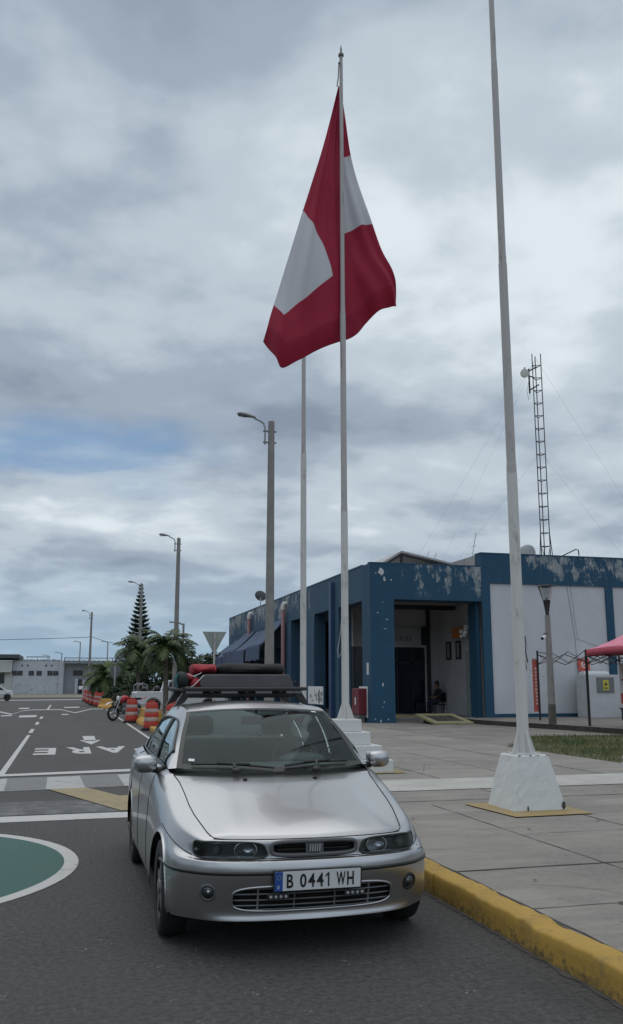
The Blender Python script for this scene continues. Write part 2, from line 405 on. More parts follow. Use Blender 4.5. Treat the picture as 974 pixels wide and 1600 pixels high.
def thing(name, label, cat, loc=(0, 0, 0), rz=0.0, group=None):
    o = bpy.data.objects.new(name, None); COL.objects.link(o); o.empty_display_size = 0.2
    o.location = loc; o.rotation_euler = (0, 0, rz); o['label'] = label; o['category'] = cat
    if group: o['group'] = group
    return o
def tag(o, label, cat, group=None, kind=None):
    o['label'] = label; o['category'] = cat
    if group: o['group'] = group
    if kind: o['kind'] = kind
    return o
def struct(o, kind='structure'): o['kind'] = kind; return o
def dup(root, loc, rz, label, group=None):
    r = root.copy(); COL.objects.link(r); r.location = loc; r.rotation_euler = (0, 0, rz); r['label'] = label
    if group: r['group'] = group
    for ch in list(root.children):
        c_ = ch.copy(); COL.objects.link(c_); c_.parent = r
        for g_ in ch.children:
            d_ = g_.copy(); COL.objects.link(d_); d_.parent = c_
    return r
_fc = {}
def text_mb(txt, size, depth=0.0, bold=0.0):
    """MB of mesh text in the xz... (local x right, y up), centred on x"""
    cu = bpy.data.curves.new('lettering', 'FONT'); cu.body = txt; cu.size = size; cu.align_x = 'CENTER'; cu.align_y = 'CENTER'
    cu.extrude = depth; cu.offset = bold; cu.resolution_u = 3
    o = bpy.data.objects.new('lettering', cu); COL.objects.link(o)
    dg = bpy.context.evaluated_depsgraph_get(); me = bpy.data.meshes.new_from_object(o.evaluated_get(dg))
    mb = MB(); mb.bm.from_mesh(me); bpy.data.objects.remove(o); bpy.data.curves.remove(cu); bpy.data.meshes.remove(me)
    return mb
def xf(mb, mtx):
    for v in mb.bm.verts: v.co = mtx @ v.co
    return mb
def lerp(a, b, t): return a+(b-a)*t
def cat1(P, t):              # Catmull-Rom through list of Vectors at float index t
    n = len(P)-1; i = min(int(t), n-1); f = t-i
    p0 = P[i-1] if i > 0 else P[0]*2-P[1]; p1, p2 = P[i], P[i+1]; p3 = P[i+2] if i+2 <= n else P[n]*2-P[n-1]
    return 0.5*((2*p1)+(p2-p0)*f+(2*p0-5*p1+4*p2-p3)*f*f+(3*p1-p0-3*p2+p3)*f**3)

# ================================================================== SETTING: ground, road, paving
m = MB()
m.quad((-2500, -300, 0), (2500, -300, 0), (2500, 4000, 0), (-2500, 4000, 0))
struct(m.build('road', M_ASPH))

KH = 0.16
# plaza pavement (top sheet as a thick slab) and yellow kerb
m = MB(); m.box(2.93, 9.80, -3.0, 31.9, -0.1, KH); struct(m.build('pavement', M_CONC))
m = MB(); m.prism([(9.80, 19.3, -.1), (12.45, 22.9, -.1), (9.80, 22.9, -.1)], (0, 0, .1+KH-.004)); m.box(9.80, 60, 22.9, 75, -0.1, KH-0.004); m.box(9.80, 60, -3, 14.0, -0.1, KH-0.006)
m.box(4.5, 9.80, 31.9, 75, -0.1, KH-0.008)
struct(m.build('old_pavement', M_CONC2))
m = MB()
prof = [(2.748, -0.1), (2.760, 0.10), (2.764, 0.142), (2.770, 0.154), (2.782, KH), (2.86, KH+0.004), (2.93, KH+0.004), (2.93, -0.1)]
y = -2.5; random.seed(3)
while y < 31:
    y2 = y+3.08
    j = random.uniform(-.006, .006)
    n_ = 40
    rows = []
    for k in range(n_+1):
        yy = lerp(y, y2-0.012, k/n_)
        w = 0.003*math.sin(yy*7.3)+random.uniform(-.003, .003)-(random.random() < .12)*random.uniform(0, .010)
        rows.append([(px+j+w, yy, pz+(w if pz > 0 else 0)) for px, pz in prof])
    V = m.grid(rows); m.bm.faces.new(V[0]); m.bm.faces.new(V[-1][::-1])
    y = y2
struct(m.build('kerb', M_KERB, smooth='auto'))
# gutter dirt where the kerb meets the asphalt
m = MB(); random.seed(5); a_ = []; b_ = []
for k in range(620):
    yy = -2+k*0.05; a_.append((2.775, yy, 0.004)); b_.append((2.745-random.random()*0.035, yy, 0.004))
m.grid([a_, b_]); struct(m.build('gutter_dirt', M_JOINT))

# slab joints: thin irregular strips 4 mm above the slab
def joint(mb, p, q, w, seed):
    rr = random.Random(seed); p, q = Vector(p), Vector(q); d = (q-p); n_ = max(2, int(d.length/0.22)); s_ = Vector((-d.y, d.x, 0)).normalized()
    A, B = [], []
    for i in range(n_+1):
        c_ = p+d*i/n_+s_*rr.uniform(-.006, .006); ww = w*rr.uniform(0.45, 1.25)/2
        A.append(c_+s_*ww); B.append(c_-s_*ww)
    mb.grid([A, B])
m = MB(); z = KH+0.004
joint(m, (2.945, -3, z), (2.955, 31.5, z), 0.022, 1)
for i, (x, y0, y1, w) in enumerate([(4.24, 2.5, 10.4, .014), (5.53, 7.0, 9.3, .016), (5.53, 11.2, 15.8, .02), (8.34, 6.0, 14.7, .022), (8.35, 16.5, 23.5, .024), (6.9, 13.3, 24.0, .014), (4.25, 13.4, 24.0, .014), (6.9, 2.0, 9.0, .013)]):
    joint(m, (x, y0, z), (x+0.03, y1, z), w, 10+i)
for i, (y0, x0, x1, w) in enumerate([(5.54, 2.95, 9.7, .012), (6.74, 2.95, 9.7, .030), (8.19, 4.3, 9.7, .013), (10.70, 2.95, 9.75, .026), (4.2, 2.95, 9.7, .02), (16.7, 5.5, 9.7, .014), (20.2, 3, 9.7, .02), (24.0, 3, 9.7, .024), (2.9, 2.95, 9.7, .014), (28, 3, 9.7, .02)]):
    joint(m, (x0, y0, z), (x1, y0+0.05, z), w, 40+i)
for i, P in enumerate((((6.1, 8.9), (6.45, 8.3), (6.9, 7.9), (7.1, 7.2)), ((3.3, 6.2), (3.7, 5.9), (3.9, 5.2)), ((7.3, 16.2), (6.2, 15.4), (5.7, 14.2)), ((3.4, 9.6), (3.6, 8.9), (4.1, 8.5)))):
    for (a, b_), (c_, d_) in zip(P, P[1:]): joint(m, (a, b_, z), (c_, d_, z), .007, 90+i)
struct(m.build('pavement_joints', M_JOINT))
m = MB(); m.poly([(2.96, 11.72), (9.76, 11.78), (9.76, 13.12), (2.96, 13.06)], KH+0.008); struct(m.build('pavement_stripe', M_STRIPE))
# small litter specks and stains on the slabs
m = MB(); random.seed(11)
for k in range(60):
    x, y, r = random.uniform(3.1, 9.6), random.uniform(3, 24), random.uniform(.008, .03)
    m.poly([(x+r*random.uniform(.4, 1.3)*math.cos(a*1.05), y+r*random.uniform(.4, 1.3)*math.sin(a*1.05)) for a in range(6)], KH+0.012)
struct(m.build('pavement_stains', M_JOINT), 'stuff')

# ---- painted road markings
def mark(name, polys, material, z=0.004):
    m = MB()
    for p in polys: m.poly(p, z)
    return struct(m.build(name, material))
def ell(cx, cy, a, b, n=72): return [(cx+a*math.cos(2*math.pi*k/n), cy+b*math.sin(2*math.pi*k/n)) for k in range(n)]
o_, i_ = ell(-1.90, 8.83, 2.08, 2.20), ell(-1.90, 8.83, 1.955, 2.06)
m = MB(); V = m.grid([[(x, y, 0.004) for x, y in o_+o_[:1]], [(x, y, 0.004) for x, y in i_+i_[:1]]]); struct(m.build('circle_border', M_WLINE))
mark('green_circle', [i_], M_GREEN, 0.003)
mark('crossing_line', [[(-5.5, 11.22), (0.85, 11.44), (2.6, 11.50), (2.6, 11.98), (0.85, 11.92), (-5.5, 11.68)]], M_WLINE)
mark('crossing_scuffs', [[(-5.0, 11.80), (0.76, 11.98), (0.28, 13.27), (-5.0, 13.20)]], M_SCUFF, 0.004)
mark('crossing_grey_band', [[(-7.5, 13.6), (1.04, 14.84), (2.6, 15.05), (2.6, 17.0), (1.2, 16.86), (-7.5, 15.6)]], M_GBAND, 0.004)
wb = []
for k in range(-6, 3):
    x0 = -0.25+k*1.18; sl = 0.145
    wb.append([(x0+.02, 14.66+sl*(x0+.25)), (x0+.60, 14.66+sl*(x0+.85)), (x0+.54, 16.55+sl*(x0+.85)), (x0, 16.50+sl*(x0+.25))])
mark('crossing_white_blocks', wb, M_WBAND, 0.008)
mark('yellow_patch', [[(-0.19, 14.62), (0.37, 14.72), (0.80, 13.56), (1.9, 13.9), (1.9, 11.99), (0.74, 11.99), (0.51, 12.65)]], M_YROAD, 0.012)
mark('stop_line', [[(-1.07, 16.83), (2.4, 17.42), (2.4, 17.95), (-1.07, 17.22)]], M_WLINE, 0.008)
ln = [[(-1.10, 17.22), (-0.99, 17.22), (-1.02, 30.0), (-1.12, 30.0)]]
for a, b in ((31.3, 34.0), (37.4, 40.0), (43.5, 46.5), (59, 71)): ln.append([(-1.14, a), (-1.01, a), (-1.03, b), (-1.15, b)])
mark('lane_line', ln, M_WLINE)
mark('edge_line', [[(2.36, 18), (2.46, 18), (2.46, 58), (2.36, 58)], [(2.2, 62), (2.3, 62), (2.3, 100), (2.2, 100)]], M_WLINE)
zz = [(-9.5, 52.0), (-6.5, 58.5), (-3.6, 54.7), (-2.70, 50.2), (-2.4, 56.6), (-2.0, 58.2), (-0.26, 58.4), (0.50, 51.9), (1.55, 59.3), (2.3, 59.3)]
mark('zigzag_line', [[(a[0], a[1]-.55), (b[0], b[1]-.55), (b[0], b[1]+.75), (a[0], a[1]+.75)] for a, b in zip(zz, zz[1:])], M_WLINE)
mark('road_dashes', [[(-2.15, 45.6), (-1.35, 45.9), (-1.40, 48.8), (-2.2, 48.3)], [(-3.1, 47.4), (-2.6, 47.6), (-2.6, 49), (-3.1, 48.8)], [(-0.2, 48.6), (0.15, 48.7), (0.15, 50.2), (-0.2, 50)],
     [(-2.9, 60.5), (-2.3, 60.6), (-2.3, 63.5), (-2.9, 63.3)], [(-.1, 62.5), (.9, 62.8), (.9, 65.6), (-.1, 65)]], M_WLINE)
mark('far_crossing_line', [[(-14, 86.0), (1.6, 93.6), (1.6, 96.6), (-14, 89)]], M_WLINE)
mark('road_arrow', [[(0.86, 26.6), (0.55, 26.6), (0.53, 29.0), (0.89, 29.0)], [(0.70, 25.0), (0.42, 26.9), (1.0, 26.9)]], M_WLINE)
m = MB()
for ch, x in (('E', -0.43), ('R', 0.33), ('A', 1.15), ('P', 1.93)):
    t_ = text_mb(ch, 1.0, 0, 0.03)
    xs = [v.co.x for v in t_.bm.verts]; ys = [v.co.y for v in t_.bm.verts]
    wd = {'E': .50, 'R': .58, 'A': .74, 'P': .56}[ch]
    for v in t_.bm.verts:
        u, w = (v.co.x-min(xs))/(max(xs)-min(xs)), (v.co.y-min(ys))/(max(ys)-min(ys))
        v.co = (x+wd*(0.5-u), 24.05-2.2*w+0.16*(x-.5), 0.004)
    tmp = bpy.data.meshes.new('t'); t_.bm.to_mesh(tmp); m.bm.from_mesh(tmp); t_.bm.free(); bpy.data.meshes.remove(tmp)
struct(m.build('road_lettering', M_WLINE))

# ---- grass bed (soil sheet + blades) beside the pavement
GP = [(9.80, 14.3), (26, 8.0), (26, 22.6), (12.4, 22.9), (9.86, 19.5)]
g = G('lawn_soil', 0.95)
n1 = g.noise(1.1, 5, 0.65); n2 = g.noise(16, 4, 0.7)
c = g.mix(g.ramp(n1, 0.4, 0.62), (0.065, 0.070, 0.028), (0.12, 0.10, 0.05)); c = g.mix(g.ramp(n2, 0.35, 0.7, 0, 0.6), c, (0.03, 0.036, 0.014))
m = MB(); m.poly(GP, KH-0.02); struct(m.build('lawn_soil', g.done(c, n2, 0.6, 0.02)))
m = MB(); m.poly([(9.80, -3), (60, -3), (60, 75), (9.80, 75)], 0.02); struct(m.build('earth', M_BROWN))
def blade_mat(name, a, b):
    return mat(name, a, 0.8, c2=b, thr=(0.42, 0.6), scale=1.2)
M_BL = blade_mat('grass_blade', (0.055, 0.095, 0.026), (0.15, 0.135, 0.045))
m = MB(); random.seed(21)
def inpoly(x, y, P):
    c_ = False
    for (x1, y1), (x2, y2) in zip(P, P[1:]+P[:1]):
        if (y1 > y) != (y2 > y) and x < (x2-x1)*(y-y1)/(y2-y1)+x1: c_ = not c_
    return c_
cnt = 0
while cnt < 15000:
    x, y = random.uniform(9.7, 18), random.uniform(11, 22.95)
    if not inpoly(x, y, GP): continue
    dens = 0.35+0.65*(math.sin(x*1.3+y*.7)*math.sin(y*1.1-x*.4)*0.5+0.5)
    if random.random() > dens: continue
    cnt += 1
    h = random.uniform(.03, .085)*(0.6+0.7*dens); a = random.uniform(0, 6.28); w = .008
    lx, ly = random.uniform(-.04, .04), random.uniform(-.04, .04); ca, sa = math.cos(a)*w, math.sin(a)*w
    m.quad((x-ca, y-sa, KH-.03), (x+ca, y+sa, KH-.03), (x+lx+ca*.3, y+ly+sa*.3, KH-.02+h), (x+lx-ca*.3, y+ly-sa*.3, KH-.02+h))
struct(m.build('grass', M_BL, recalc=False), 'stuff')
# raised terrace in front of the block, with its dark mossy edge
m = MB()
TP = [(14.25, 29.6), (14.48, 28.4), (15.0, 25.8), (15.45, 22.6), (15.9, 19), (60, 19), (60, 31.93), (14.25, 31.93)]
m.poly(TP, 0.31); struct(m.build('terrace', M_CONC2))
m = MB(); m.grid([[(x, y, 0.306) for x, y in TP[-1:]+TP[:6]], [(x-.02, y-.02, 0.08) for x, y in TP[-1:]+TP[:6]]]); struct(m.build('terrace_edge', M_BROWN))

# ================================================================== BLUE BUILDING
FX, FY = 10.86, 32.0        # near corner
ZP = 6.07                   # portico parapet
b = thing('terminal_building', 'long blue one-storey building with peeling parapet and open porch at its corner', 'building', (FX, FY, 0))
O = Vector((FX, FY, 0))
def loc(mb): return xf(mb, Matrix.Translation(-O))
# portico front (faces the camera): corner pillar, lintel, beam stub before the block
m = MB(); m.box(FX, 11.80, FY, 33.0, 0, 4.72); m.box(FX, 15.44, FY, 33.0, 4.72, ZP); m.box(15.30, 15.44, FY+.3, 33.0, 0.1, 4.72)
loc(m).build('front_wall', M_BLUE_F, b)
# side facade along the road: pillars, lintel, closed part under the awnings
m = MB()
m.box(FX+.004, FX+.55, 33.0, 63.0, 4.72, ZP-.006)
m.box(FX+.006, FX+.55, 36.2, 37.5, 0, 4.72); m.box(FX+.006, FX+.55, 40.1, 41.9, 0, 4.72); m.box(FX+.006, FX+.55, 44.6, 45.8, 0, 4.72)
m.box(FX+.02, FX+.5, 45.8, 62.7, 3.5, 4.719); m.box(FX+.006, FX+.55, 61.6, 63.0, 0, 4.72); m.box(FX+.008, FX+.5, 48.2, 48.7, 0, 4.72); m.box(FX+.008, FX+.5, 53.2, 53.7, 0, 4.72); m.box(FX+.008, FX+.5, 57.8, 58.3, 0, 4.72)
m.box(FX+.1, 15.4, 62.7, 63.0, 0, ZP-.01)
loc(m).build('side_wall', M_BLUE_S, b)
m = MB(); m.box(FX-.01, FX+.25, 33.0, 63.02, ZP-.006, ZP+.05); m.box(FX-.01, 15.44, FY-.012, FY+.25, ZP, ZP+.045)
loc(m).build('parapet_cap', M_BLUE, b)
# porch interior
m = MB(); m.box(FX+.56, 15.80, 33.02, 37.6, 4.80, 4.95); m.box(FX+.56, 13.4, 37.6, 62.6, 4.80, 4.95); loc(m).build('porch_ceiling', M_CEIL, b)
m = MB(); m.box(15.80, 16.0, 33.05, 38.0, 0, 4.85); loc(m).build('porch_side_wall', M_INT, b)
m = MB(); m.box(11.9, 15.80, 37.4, 37.65, 3.15, 4.85); m.box(15.2, 15.80, 37.4, 37.65, 0.1, 3.15); loc(m).build('porch_back_wall', M_INT, b)
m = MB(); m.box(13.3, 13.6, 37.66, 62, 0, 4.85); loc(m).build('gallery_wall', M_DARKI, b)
m = MB(); m.box(11.0, 15.78, 32.6, 62.5, KH-.05, 0.30); loc(m).build('porch_floor', M_CONC2, b)
m = MB(); m.box(12.5, 15.2, 37.45, 37.55, 0.3, 3.13); gd = loc(m).build('glass_doors', M_DGLASS, b)
m = MB()
for x in (13.05, 13.9, 14.6, 15.17): m.box(x-.03, x+.03, 37.40, 37.449, 0.3, 3.13)
m.box(12.5, 15.2, 37.40, 37.446, 2.45, 2.52); loc(m).build('door_frame', M_BLACK, gd)
m = MB(); m.box(12.0, 12.5, 37.42, 37.52, .3, 3.13); loc(m).build('side_light', mat('teal_glass', (0.03, 0.055, 0.06), 0.2, var=.2), b)
m = MB(); m.box(15.26, 15.40, 37.20, 37.33, .3, 4.8); m.box(11.9, 15.7, 35.1, 35.25, 4.62, 4.79); m.box(13.0, 13.12, 36.8, 36.92, 3.7, 4.79); loc(m).build('porch_beam', M_DARKI, b)
# name board over the doors with faded strokes
m = MB(); m.box(13.0, 15.0, 37.34, 37.40, 3.22, 4.05); sg = loc(m).build('name_board', mat('grey_board', (0.30, 0.30, 0.31), 0.7, var=.06), b)
m = MB(); random.seed(4); x = 13.2
while x < 14.6:
    w = random.uniform(.05, .11); m.box(x, x+w, 37.33, 37.339, 3.42, 3.42+random.choice((.16, .24, .24, .3))); x += w+.05
loc(m).build('lettering', M_GREYM, sg)
m = MB(); m.box(15.05, 15.3, 37.2, 37.39, 3.25, 4.05); loc(m).build('speaker_box', M_BLACK, b)
# two slit windows, side door on the porch's side wall
for yy in (35.08, 36.08):
    m = MB(); m.box(15.75, 15.80, yy-.24, yy+.24, 2.58, 3.34); f = loc(m).build('window', M_BLACK, b)
    m = MB(); m.box(15.735, 15.749, yy-.13, yy+.10, 2.66, 3.26); loc(m).build('pane', mat('pale_pane', (0.22, 0.23, 0.23), 0.3, var=.1), f)
m = MB(); m.box(15.74, 15.80, 33.15, 34.35, .3, 2.9); d_ = loc(m).build('side_door', mat('pale_green_door', (0.27, 0.31, 0.28), 0.6, var=.1), b)
m = MB(); m.box(15.72, 15.739, 33.9, 33.95, 1.35, 1.55); loc(m).build('handle', M_BLACK, d_)
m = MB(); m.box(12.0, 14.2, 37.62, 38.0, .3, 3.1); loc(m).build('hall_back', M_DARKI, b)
# closed dark back inside gallery openings: wall recess, blue
m = MB(); m.box(12.6, 13.28, 37.8, 38.1, .3, 4.8); m.box(12.6, 13.28, 43.0, 43.3, .3, 4.8); m.box(12.6, 13.28, 46.5, 46.8, .3, 4.8); loc(m).each('gallery_partition', M_BLUE, b)
# downpipes
m = MB(); m.box(FX-.16, FX-.002, 36.75, 37.1, 0.2, 5.85); loc(m).build('blue_downpipe', mat('blue_pipe', (0.02, 0.055, 0.13), 0.5, var=.15), b)
for yy, zt in ((45.6, 5.65), (54.8, 5.8)):
    m = MB(); m.tube([(FX+.05, yy, zt), (FX-.12, yy, zt), (FX-.16, yy, zt-.12), (FX-.16, yy, 0.2)], 0.11, 10)
    p = loc(m).build('pink_downpipe', M_PINKP, b, smooth='auto')
    m = MB(); m.tube([(FX+.04, yy, zt+.012), (FX-.13, yy, zt+.02), (FX-.175, yy, zt-.1), (FX-.175, yy, zt-.3)], 0.125, 10); loc(m).build('pipe_bend', M_POLE, p, smooth='auto')
# paint scars on the corner pillar: real chips in slight relief
m = MB(); random.seed(9)
for px, pz, w, h in ((11.32, 1.53, .10, .22), (11.22, .22, .09, .12), (11.36, .9, .06, .1), (11.0, .3, .06, .06), (11.30, .72, .05, .05), (11.5, .28, .07, .09), (11.45, 3.6, .22, .03), (11.52, 3.95, .10, .06), (11.35, 4.6, .06, .04), (11.15, 4.2, .10, .03), (11.3, 5.75, .28, .34), (11.43, 5.5, .14, .2), (11.1, 5.7, .08, .06), (11.7, 5.45, .1, .06)):
    n_ = 9; m.poly([(px+w/2*random.uniform(.35, 1.2)*math.cos(6.283*k/n_), FY-.004, pz+h/2*random.uniform(.35, 1.2)*math.sin(6.283*k/n_)) for k in range(n_)])
m.quad((FX-.004, 32.25, 1.9), (FX-.004, 32.5, 1.9), (FX-.004, 32.5, 2.35), (FX-.004, 32.25, 2.35))
loc(m).build('peeled_patch', mat('bare_plaster', (0.50, 0.51, 0.51), .85, var=.2, scale=20), b)
# small gabled roof light on the portico
m = MB(); m.prism([(11.9, 35.0, 6.12), (13.3, 35.0, 6.98), (13.3, 35.0, 7.06), (11.7, 35.0, 6.10)], (0, 3.0, 0)); m.prism([(13.3, 35.0, 6.98), (16.2, 35.0, 6.42), (16.2, 35.0, 6.50), (13.3, 35.0, 7.06)], (0, 3.0, 0))
rl = loc(m).build('roof_light', mat('zinc_sheet', (0.34, 0.34, 0.335), .5, .2, var=.15, scale=3), b)
m = MB(); m.tube([(12.1, 35.05, 6.18), (13.3, 35.05, 6.9), (15.3, 35.05, 6.5)], .045, 6); m.tube([(13.3, 35.05, 6.0), (13.3, 35.05, 6.95)], .06, 6); m.tube([(15.0, 35.05, 6.5), (13.8, 35.05, 6.15)], .04, 6); loc(m).build('roof_light_frame', M_BLACK, rl)
m = MB(); m.box(FX+.5, 15.46, 33.0, 62.8, 5.6, 5.7); m.box(15.5, 34, 32.3, 52, 5.9, 6.0); loc(m).build('roof', M_GREYC, b)

# tall white block with blue frame (right)
ZB = 6.60
m = MB(); m.box(15.83, 34.0, FY+.06, 50, 0, 5.45); bl = loc(m).build('block_wall', M_WALLW, b)
m = MB()
m.box(15.44, 34.0, FY-.02, FY+.5, 5.45, ZB); m.box(15.44, 15.80, FY-.02, FY+.055, .1, 5.45); m.box(20.92, 21.25, FY-.02, FY+.055, .1, 5.45); m.box(27, 27.4, FY-.02, FY+.055, .1, 5.45)
m.box(15.80, 34, FY-.018, FY+.056, .1, .44)
loc(m).build('block_frame', M_BLUE_R, b)
m = MB(); m.box(15.442, 15.9, FY+.5, 50, 5.4, ZB-.004); loc(m).build('block_side_parapet', M_GREYC, b)
m = MB(); m.box(15.43, 34.0, FY-.035, FY+.52, ZB, ZB+.05); loc(m).build('block_cap', M_BLUE, b)
# stains of old fixings on the white wall: cable scars
m = MB()
m.tube([(17.25, FY+.045, 3.4), (17.28, FY+.045, 3.1), (17.25, FY+.045, 2.8), (17.32, FY+.045, 2.4)], .018, 5); m.tube([(17.22, FY+.045, 2.5), (17.26, FY+.045, 2.1)], .014, 5)
loc(m).build('wall_cable', M_BLACK, b)
m = MB(); m.tube([(19.2, FY+.04, 5.5), (19.45, FY+.04, 3.4), (19.5, FY+.04, 2.2)], .008, 5); m.tube([(19.35, FY+.04, 5.5), (19.58, FY+.04, 3.3)], .006, 5); m.tube([(19.5, FY+.04, 3.35), (20.6, FY+.04, 3.0)], .006, 5); loc(m).build('conduit', M_GALV, b)
m = MB(); random.seed(31)
for k in range(34):
    x, z_ = random.choice(((18.15, 2.2), (18.25, 1.9), (18.2, 1.05), (17.45, 2.0), (18.0, 1.75))); x += random.gauss(0, .10); z_ += random.gauss(0, .11); w = random.uniform(.01, .05)
    m.quad((x, FY+.056, z_), (x+w, FY+.056, z_+random.uniform(-.02, .02)), (x+w, FY+.056, z_+w*.6), (x, FY+.056, z_+w*.6))
loc(m).build('scuff_marks', mat('scuff_grey', (.13, .13, .14), .9, var=.3), b)

# wall-mounted things
t = thing('fire_cabinet', 'dark red fire cabinet hung on the side of the blue corner pillar', 'fire cabinet', (FX, 32.9, .45))
m = MB(); m.box(-.34, -.02, -.42, .42, 0, .95); m.build('cabinet', M_RED, t, bevel=.02)
m = MB(); m.box(-.02, -.003, -.50, .50, -.12, 1.02); m.build('backing', M_WSIGN, t)
m = MB(); m.box(-.352, -.342, -.1, .02, .35, .62); m.build('label_strip', M_WSIGN, t)
m = MB(); m.box(-.28, -.06, -.3, .3, -.45, -.002); m.build('stand', M_GREYM, t)

t = thing('notice_board', 'white notice board with dark sketchy figures standing in a porch opening', 'notice board', (FX-.35, 38.6, 0))
m = MB(); m.box(0, .04, -1.2, 1.2, .70, 1.46); m.build('panel', M_WSIGN, t)
m = MB(); random.seed(14)
for k in range(26):
    y_ = random.uniform(-1.1, .9); z_ = random.uniform(.75, 1.2); h = random.uniform(.05, .2); m.quad((-.004, y_, z_), (-.004, y_-random.uniform(.05, .2), z_), (-.004, y_-.12, z_+h), (-.004, y_-.03, z_+h))
m.quad((-.005, -.55, .74), (-.005, -.75, .74), (-.005, -.75, 1.34), (-.005, -.55, 1.3)); m.quad((-.005, -.9, 1.1), (-.005, -1.05, 1.1), (-.005, -1.0, 1.2), (-.005, -.8, 1.2))
m.build('print', M_GREYM, t)
m = MB(); m.box(.005, .035, -1.1, -1.04, .1, .70); m.box(.005, .035, 1.04, 1.1, .1, .70); m.each('leg', M_BLACK, t)

# awnings
for i, (y0, y1, zt, zo, xo) in enumerate(((45.9, 49.6, 4.90, 3.50, 9.50), (49.75, 53.4, 4.62, 3.40, 9.42), (53.5, 57.0, 4.72, 3.45, 9.45), (57.1, 60.2, 4.42, 3.2, 9.40), (60.3, 63.2, 4.2, 3.1, 9.35))):
    t = thing('awning', ('dark blue cloth awning nearest the pink downpipe on the blue side wall', 'second dark blue awning along the side wall counting from the pink pipe', 'middle of the five dark blue awnings on the side wall',
        'fourth dark blue awning along the side wall, next to the farthest', 'farthest dark blue awning at the end of the side wall')[i], 'awning', (FX, y0, 0), 0, 'awnings along the side of the blue building')
    m = MB(); rows = []
    for k in range(9):
        f = k/8; sag = .10*math.sin(math.pi*f)
        rows.append([(lerp(-.01, xo-FX, f), lerp(0, y1-y0, q/8), lerp(zt, zo, f)-sag*(.6+.4*math.sin(q*1.7+i))) for q in range(9)])
    m.grid(rows); o = m.build('cover', M_AWN, t, smooth=True); s_ = o.modifiers.new('s', 'SOLIDIFY'); s_.thickness = .02
    m = MB(); m.grid([[(xo-FX, lerp(0, y1-y0, q/8), zo) for q in range(9)], [(xo-FX-.03, lerp(0, y1-y0, q/8), zo-.72+.03*math.sin(q*2.1)) for q in range(9)]]); o = m.build('valance', M_AWN, t); s_ = o.modifiers.new('s', 'SOLIDIFY'); s_.thickness = .015
    m = MB()
    for yy in (.02, y1-y0-.02): m.tube([(-.02, yy, zt-.08), (xo-FX+.03, yy, zo-.1)], .03, 6); m.tube([(xo-FX+.04, yy, zo), (xo-FX+.04, yy, zo-.75)], .03, 6); m.tube([(xo-FX+.05, yy, zo-.7), (-.02, yy, zo-.9)], .025, 6)
    m.build('frame', M_BLACK, t)

# roof fittings
def dish(name, label, loc_, r, tilt, az, m1, pole_h):
    t = thing(name, label, 'satellite dish', loc_)
    M_ = Matrix.Translation((0, 0, pole_h)) @ Matrix.Rotation(az, 4, 'Z') @ Matrix.Rotation(tilt, 4, 'X')
    m = MB(); m.lathe([(0.001, -.16*r/.6)]+[(r*k/8, -.16*r/.6+.16*r/.6*(k/8)**2*1.0) for k in range(1, 9)], 28, M_, cap=False); o = m.build('reflector', m1, t, smooth=True)
    s_ = o.modifiers.new('s', 'SOLIDIFY'); s_.thickness = .02
    m = MB(); m.tube([(0, 0, 0), (0, 0, pole_h)], .035, 8); m.build('mast', M_LGREY, t)
    m = MB()
    for k in range(3):
        a = 2.1*k+.5; m.tube([M_ @ Vector((r*.9*math.cos(a), r*.9*math.sin(a), -.02)), M_ @ Vector((0, 0, r*.8))], .012, 5)
    m.ball(M_ @ Vector((0, 0, r*.8)), .05, 1); m.build('feed', M_GREYM, t)
    return t
dish('satellite_dish', 'small dark satellite dish on a pole over the blue side wall', (FX+.25, 53.4, ZP-.05), .36, R(55), R(150), M_GREYM, .80)
dish('satellite_dish', 'large pale satellite dish behind the parapet beside the lattice mast', (20.1, 37.0, 6.0), .62, R(62), R(195), M_LGREY, 1.30)
# ================================================================== POLES, FLAG, LAMPS
def flagpole(label, x, y, secs, plinth=None):
    """secs: (z0, z1, r)"""
    z0 = secs[0][0]
    t = thing('flagpole', label, 'flagpole', (x, y, z0), 0, 'tall white flagpoles')
    for i, (a, b_, r0, r1) in enumerate(secs):
        m = MB(); m.lathe([(r0, a-z0), (r1, b_-z0)], 20); m.lathe([(r0*1.07, a-z0), (r0*1.07, a-z0+.10), (r0, a-z0+.14)], 20) if i else None
        m.build('tube', M_POLE if i == 0 else M_POLEG, t, smooth='auto')
    m = MB(); r = secs[0][2]
    for k in range(4):
        M_ = Matrix.Rotation(R(90*k+5), 4, 'Z'); m.prism([M_ @ Vector(p) for p in ((r*.8, -.008, 0), (r+.085, -.008, 0), (r+.080, -.008, .04), (r*.98, -.008, .27))], M_ @ Vector((0, .02, 0)))
    m.lathe([(r*2.9, 0), (r*2.9, .018)], 4, Matrix.Rotation(R(50), 4, 'Z')); m.build('base_gussets', M_POLE, t)
    return t
p1 = flagpole('tallest nearest white flagpole standing on the tapered white block by the kerb', 5.23, 9.87, [(.765, 4.15, .070, .066), (4.15, 6.96, .058, .055), (6.96, 9.82, .047, .044), (9.82, 12.8, .038, .034)])
p2 = flagpole('white flagpole carrying the red and white flag, on the stepped plinth behind the car', 4.57, 14.83, [(.99, 4.55, .064, .061), (4.55, 8.27, .055, .052), (8.27, 13.60, .042, .033)])
m = MB(); m.lathe([(.055, 12.62), (.055, 12.66), (.02, 12.68), (.018, 12.78), (.001, 12.88)], 12); m.build('finial', M_GREYM, p2)
m = MB(); m.tube([(-.06, -.05, 12.40), (-.075, -.05, 12.1), (-.10, -.05, 11.9)], .012, 5); m.ball((-.05, -.05, 12.42), .03, 1); m.build('halyard_pulley', M_GREYM, p2)
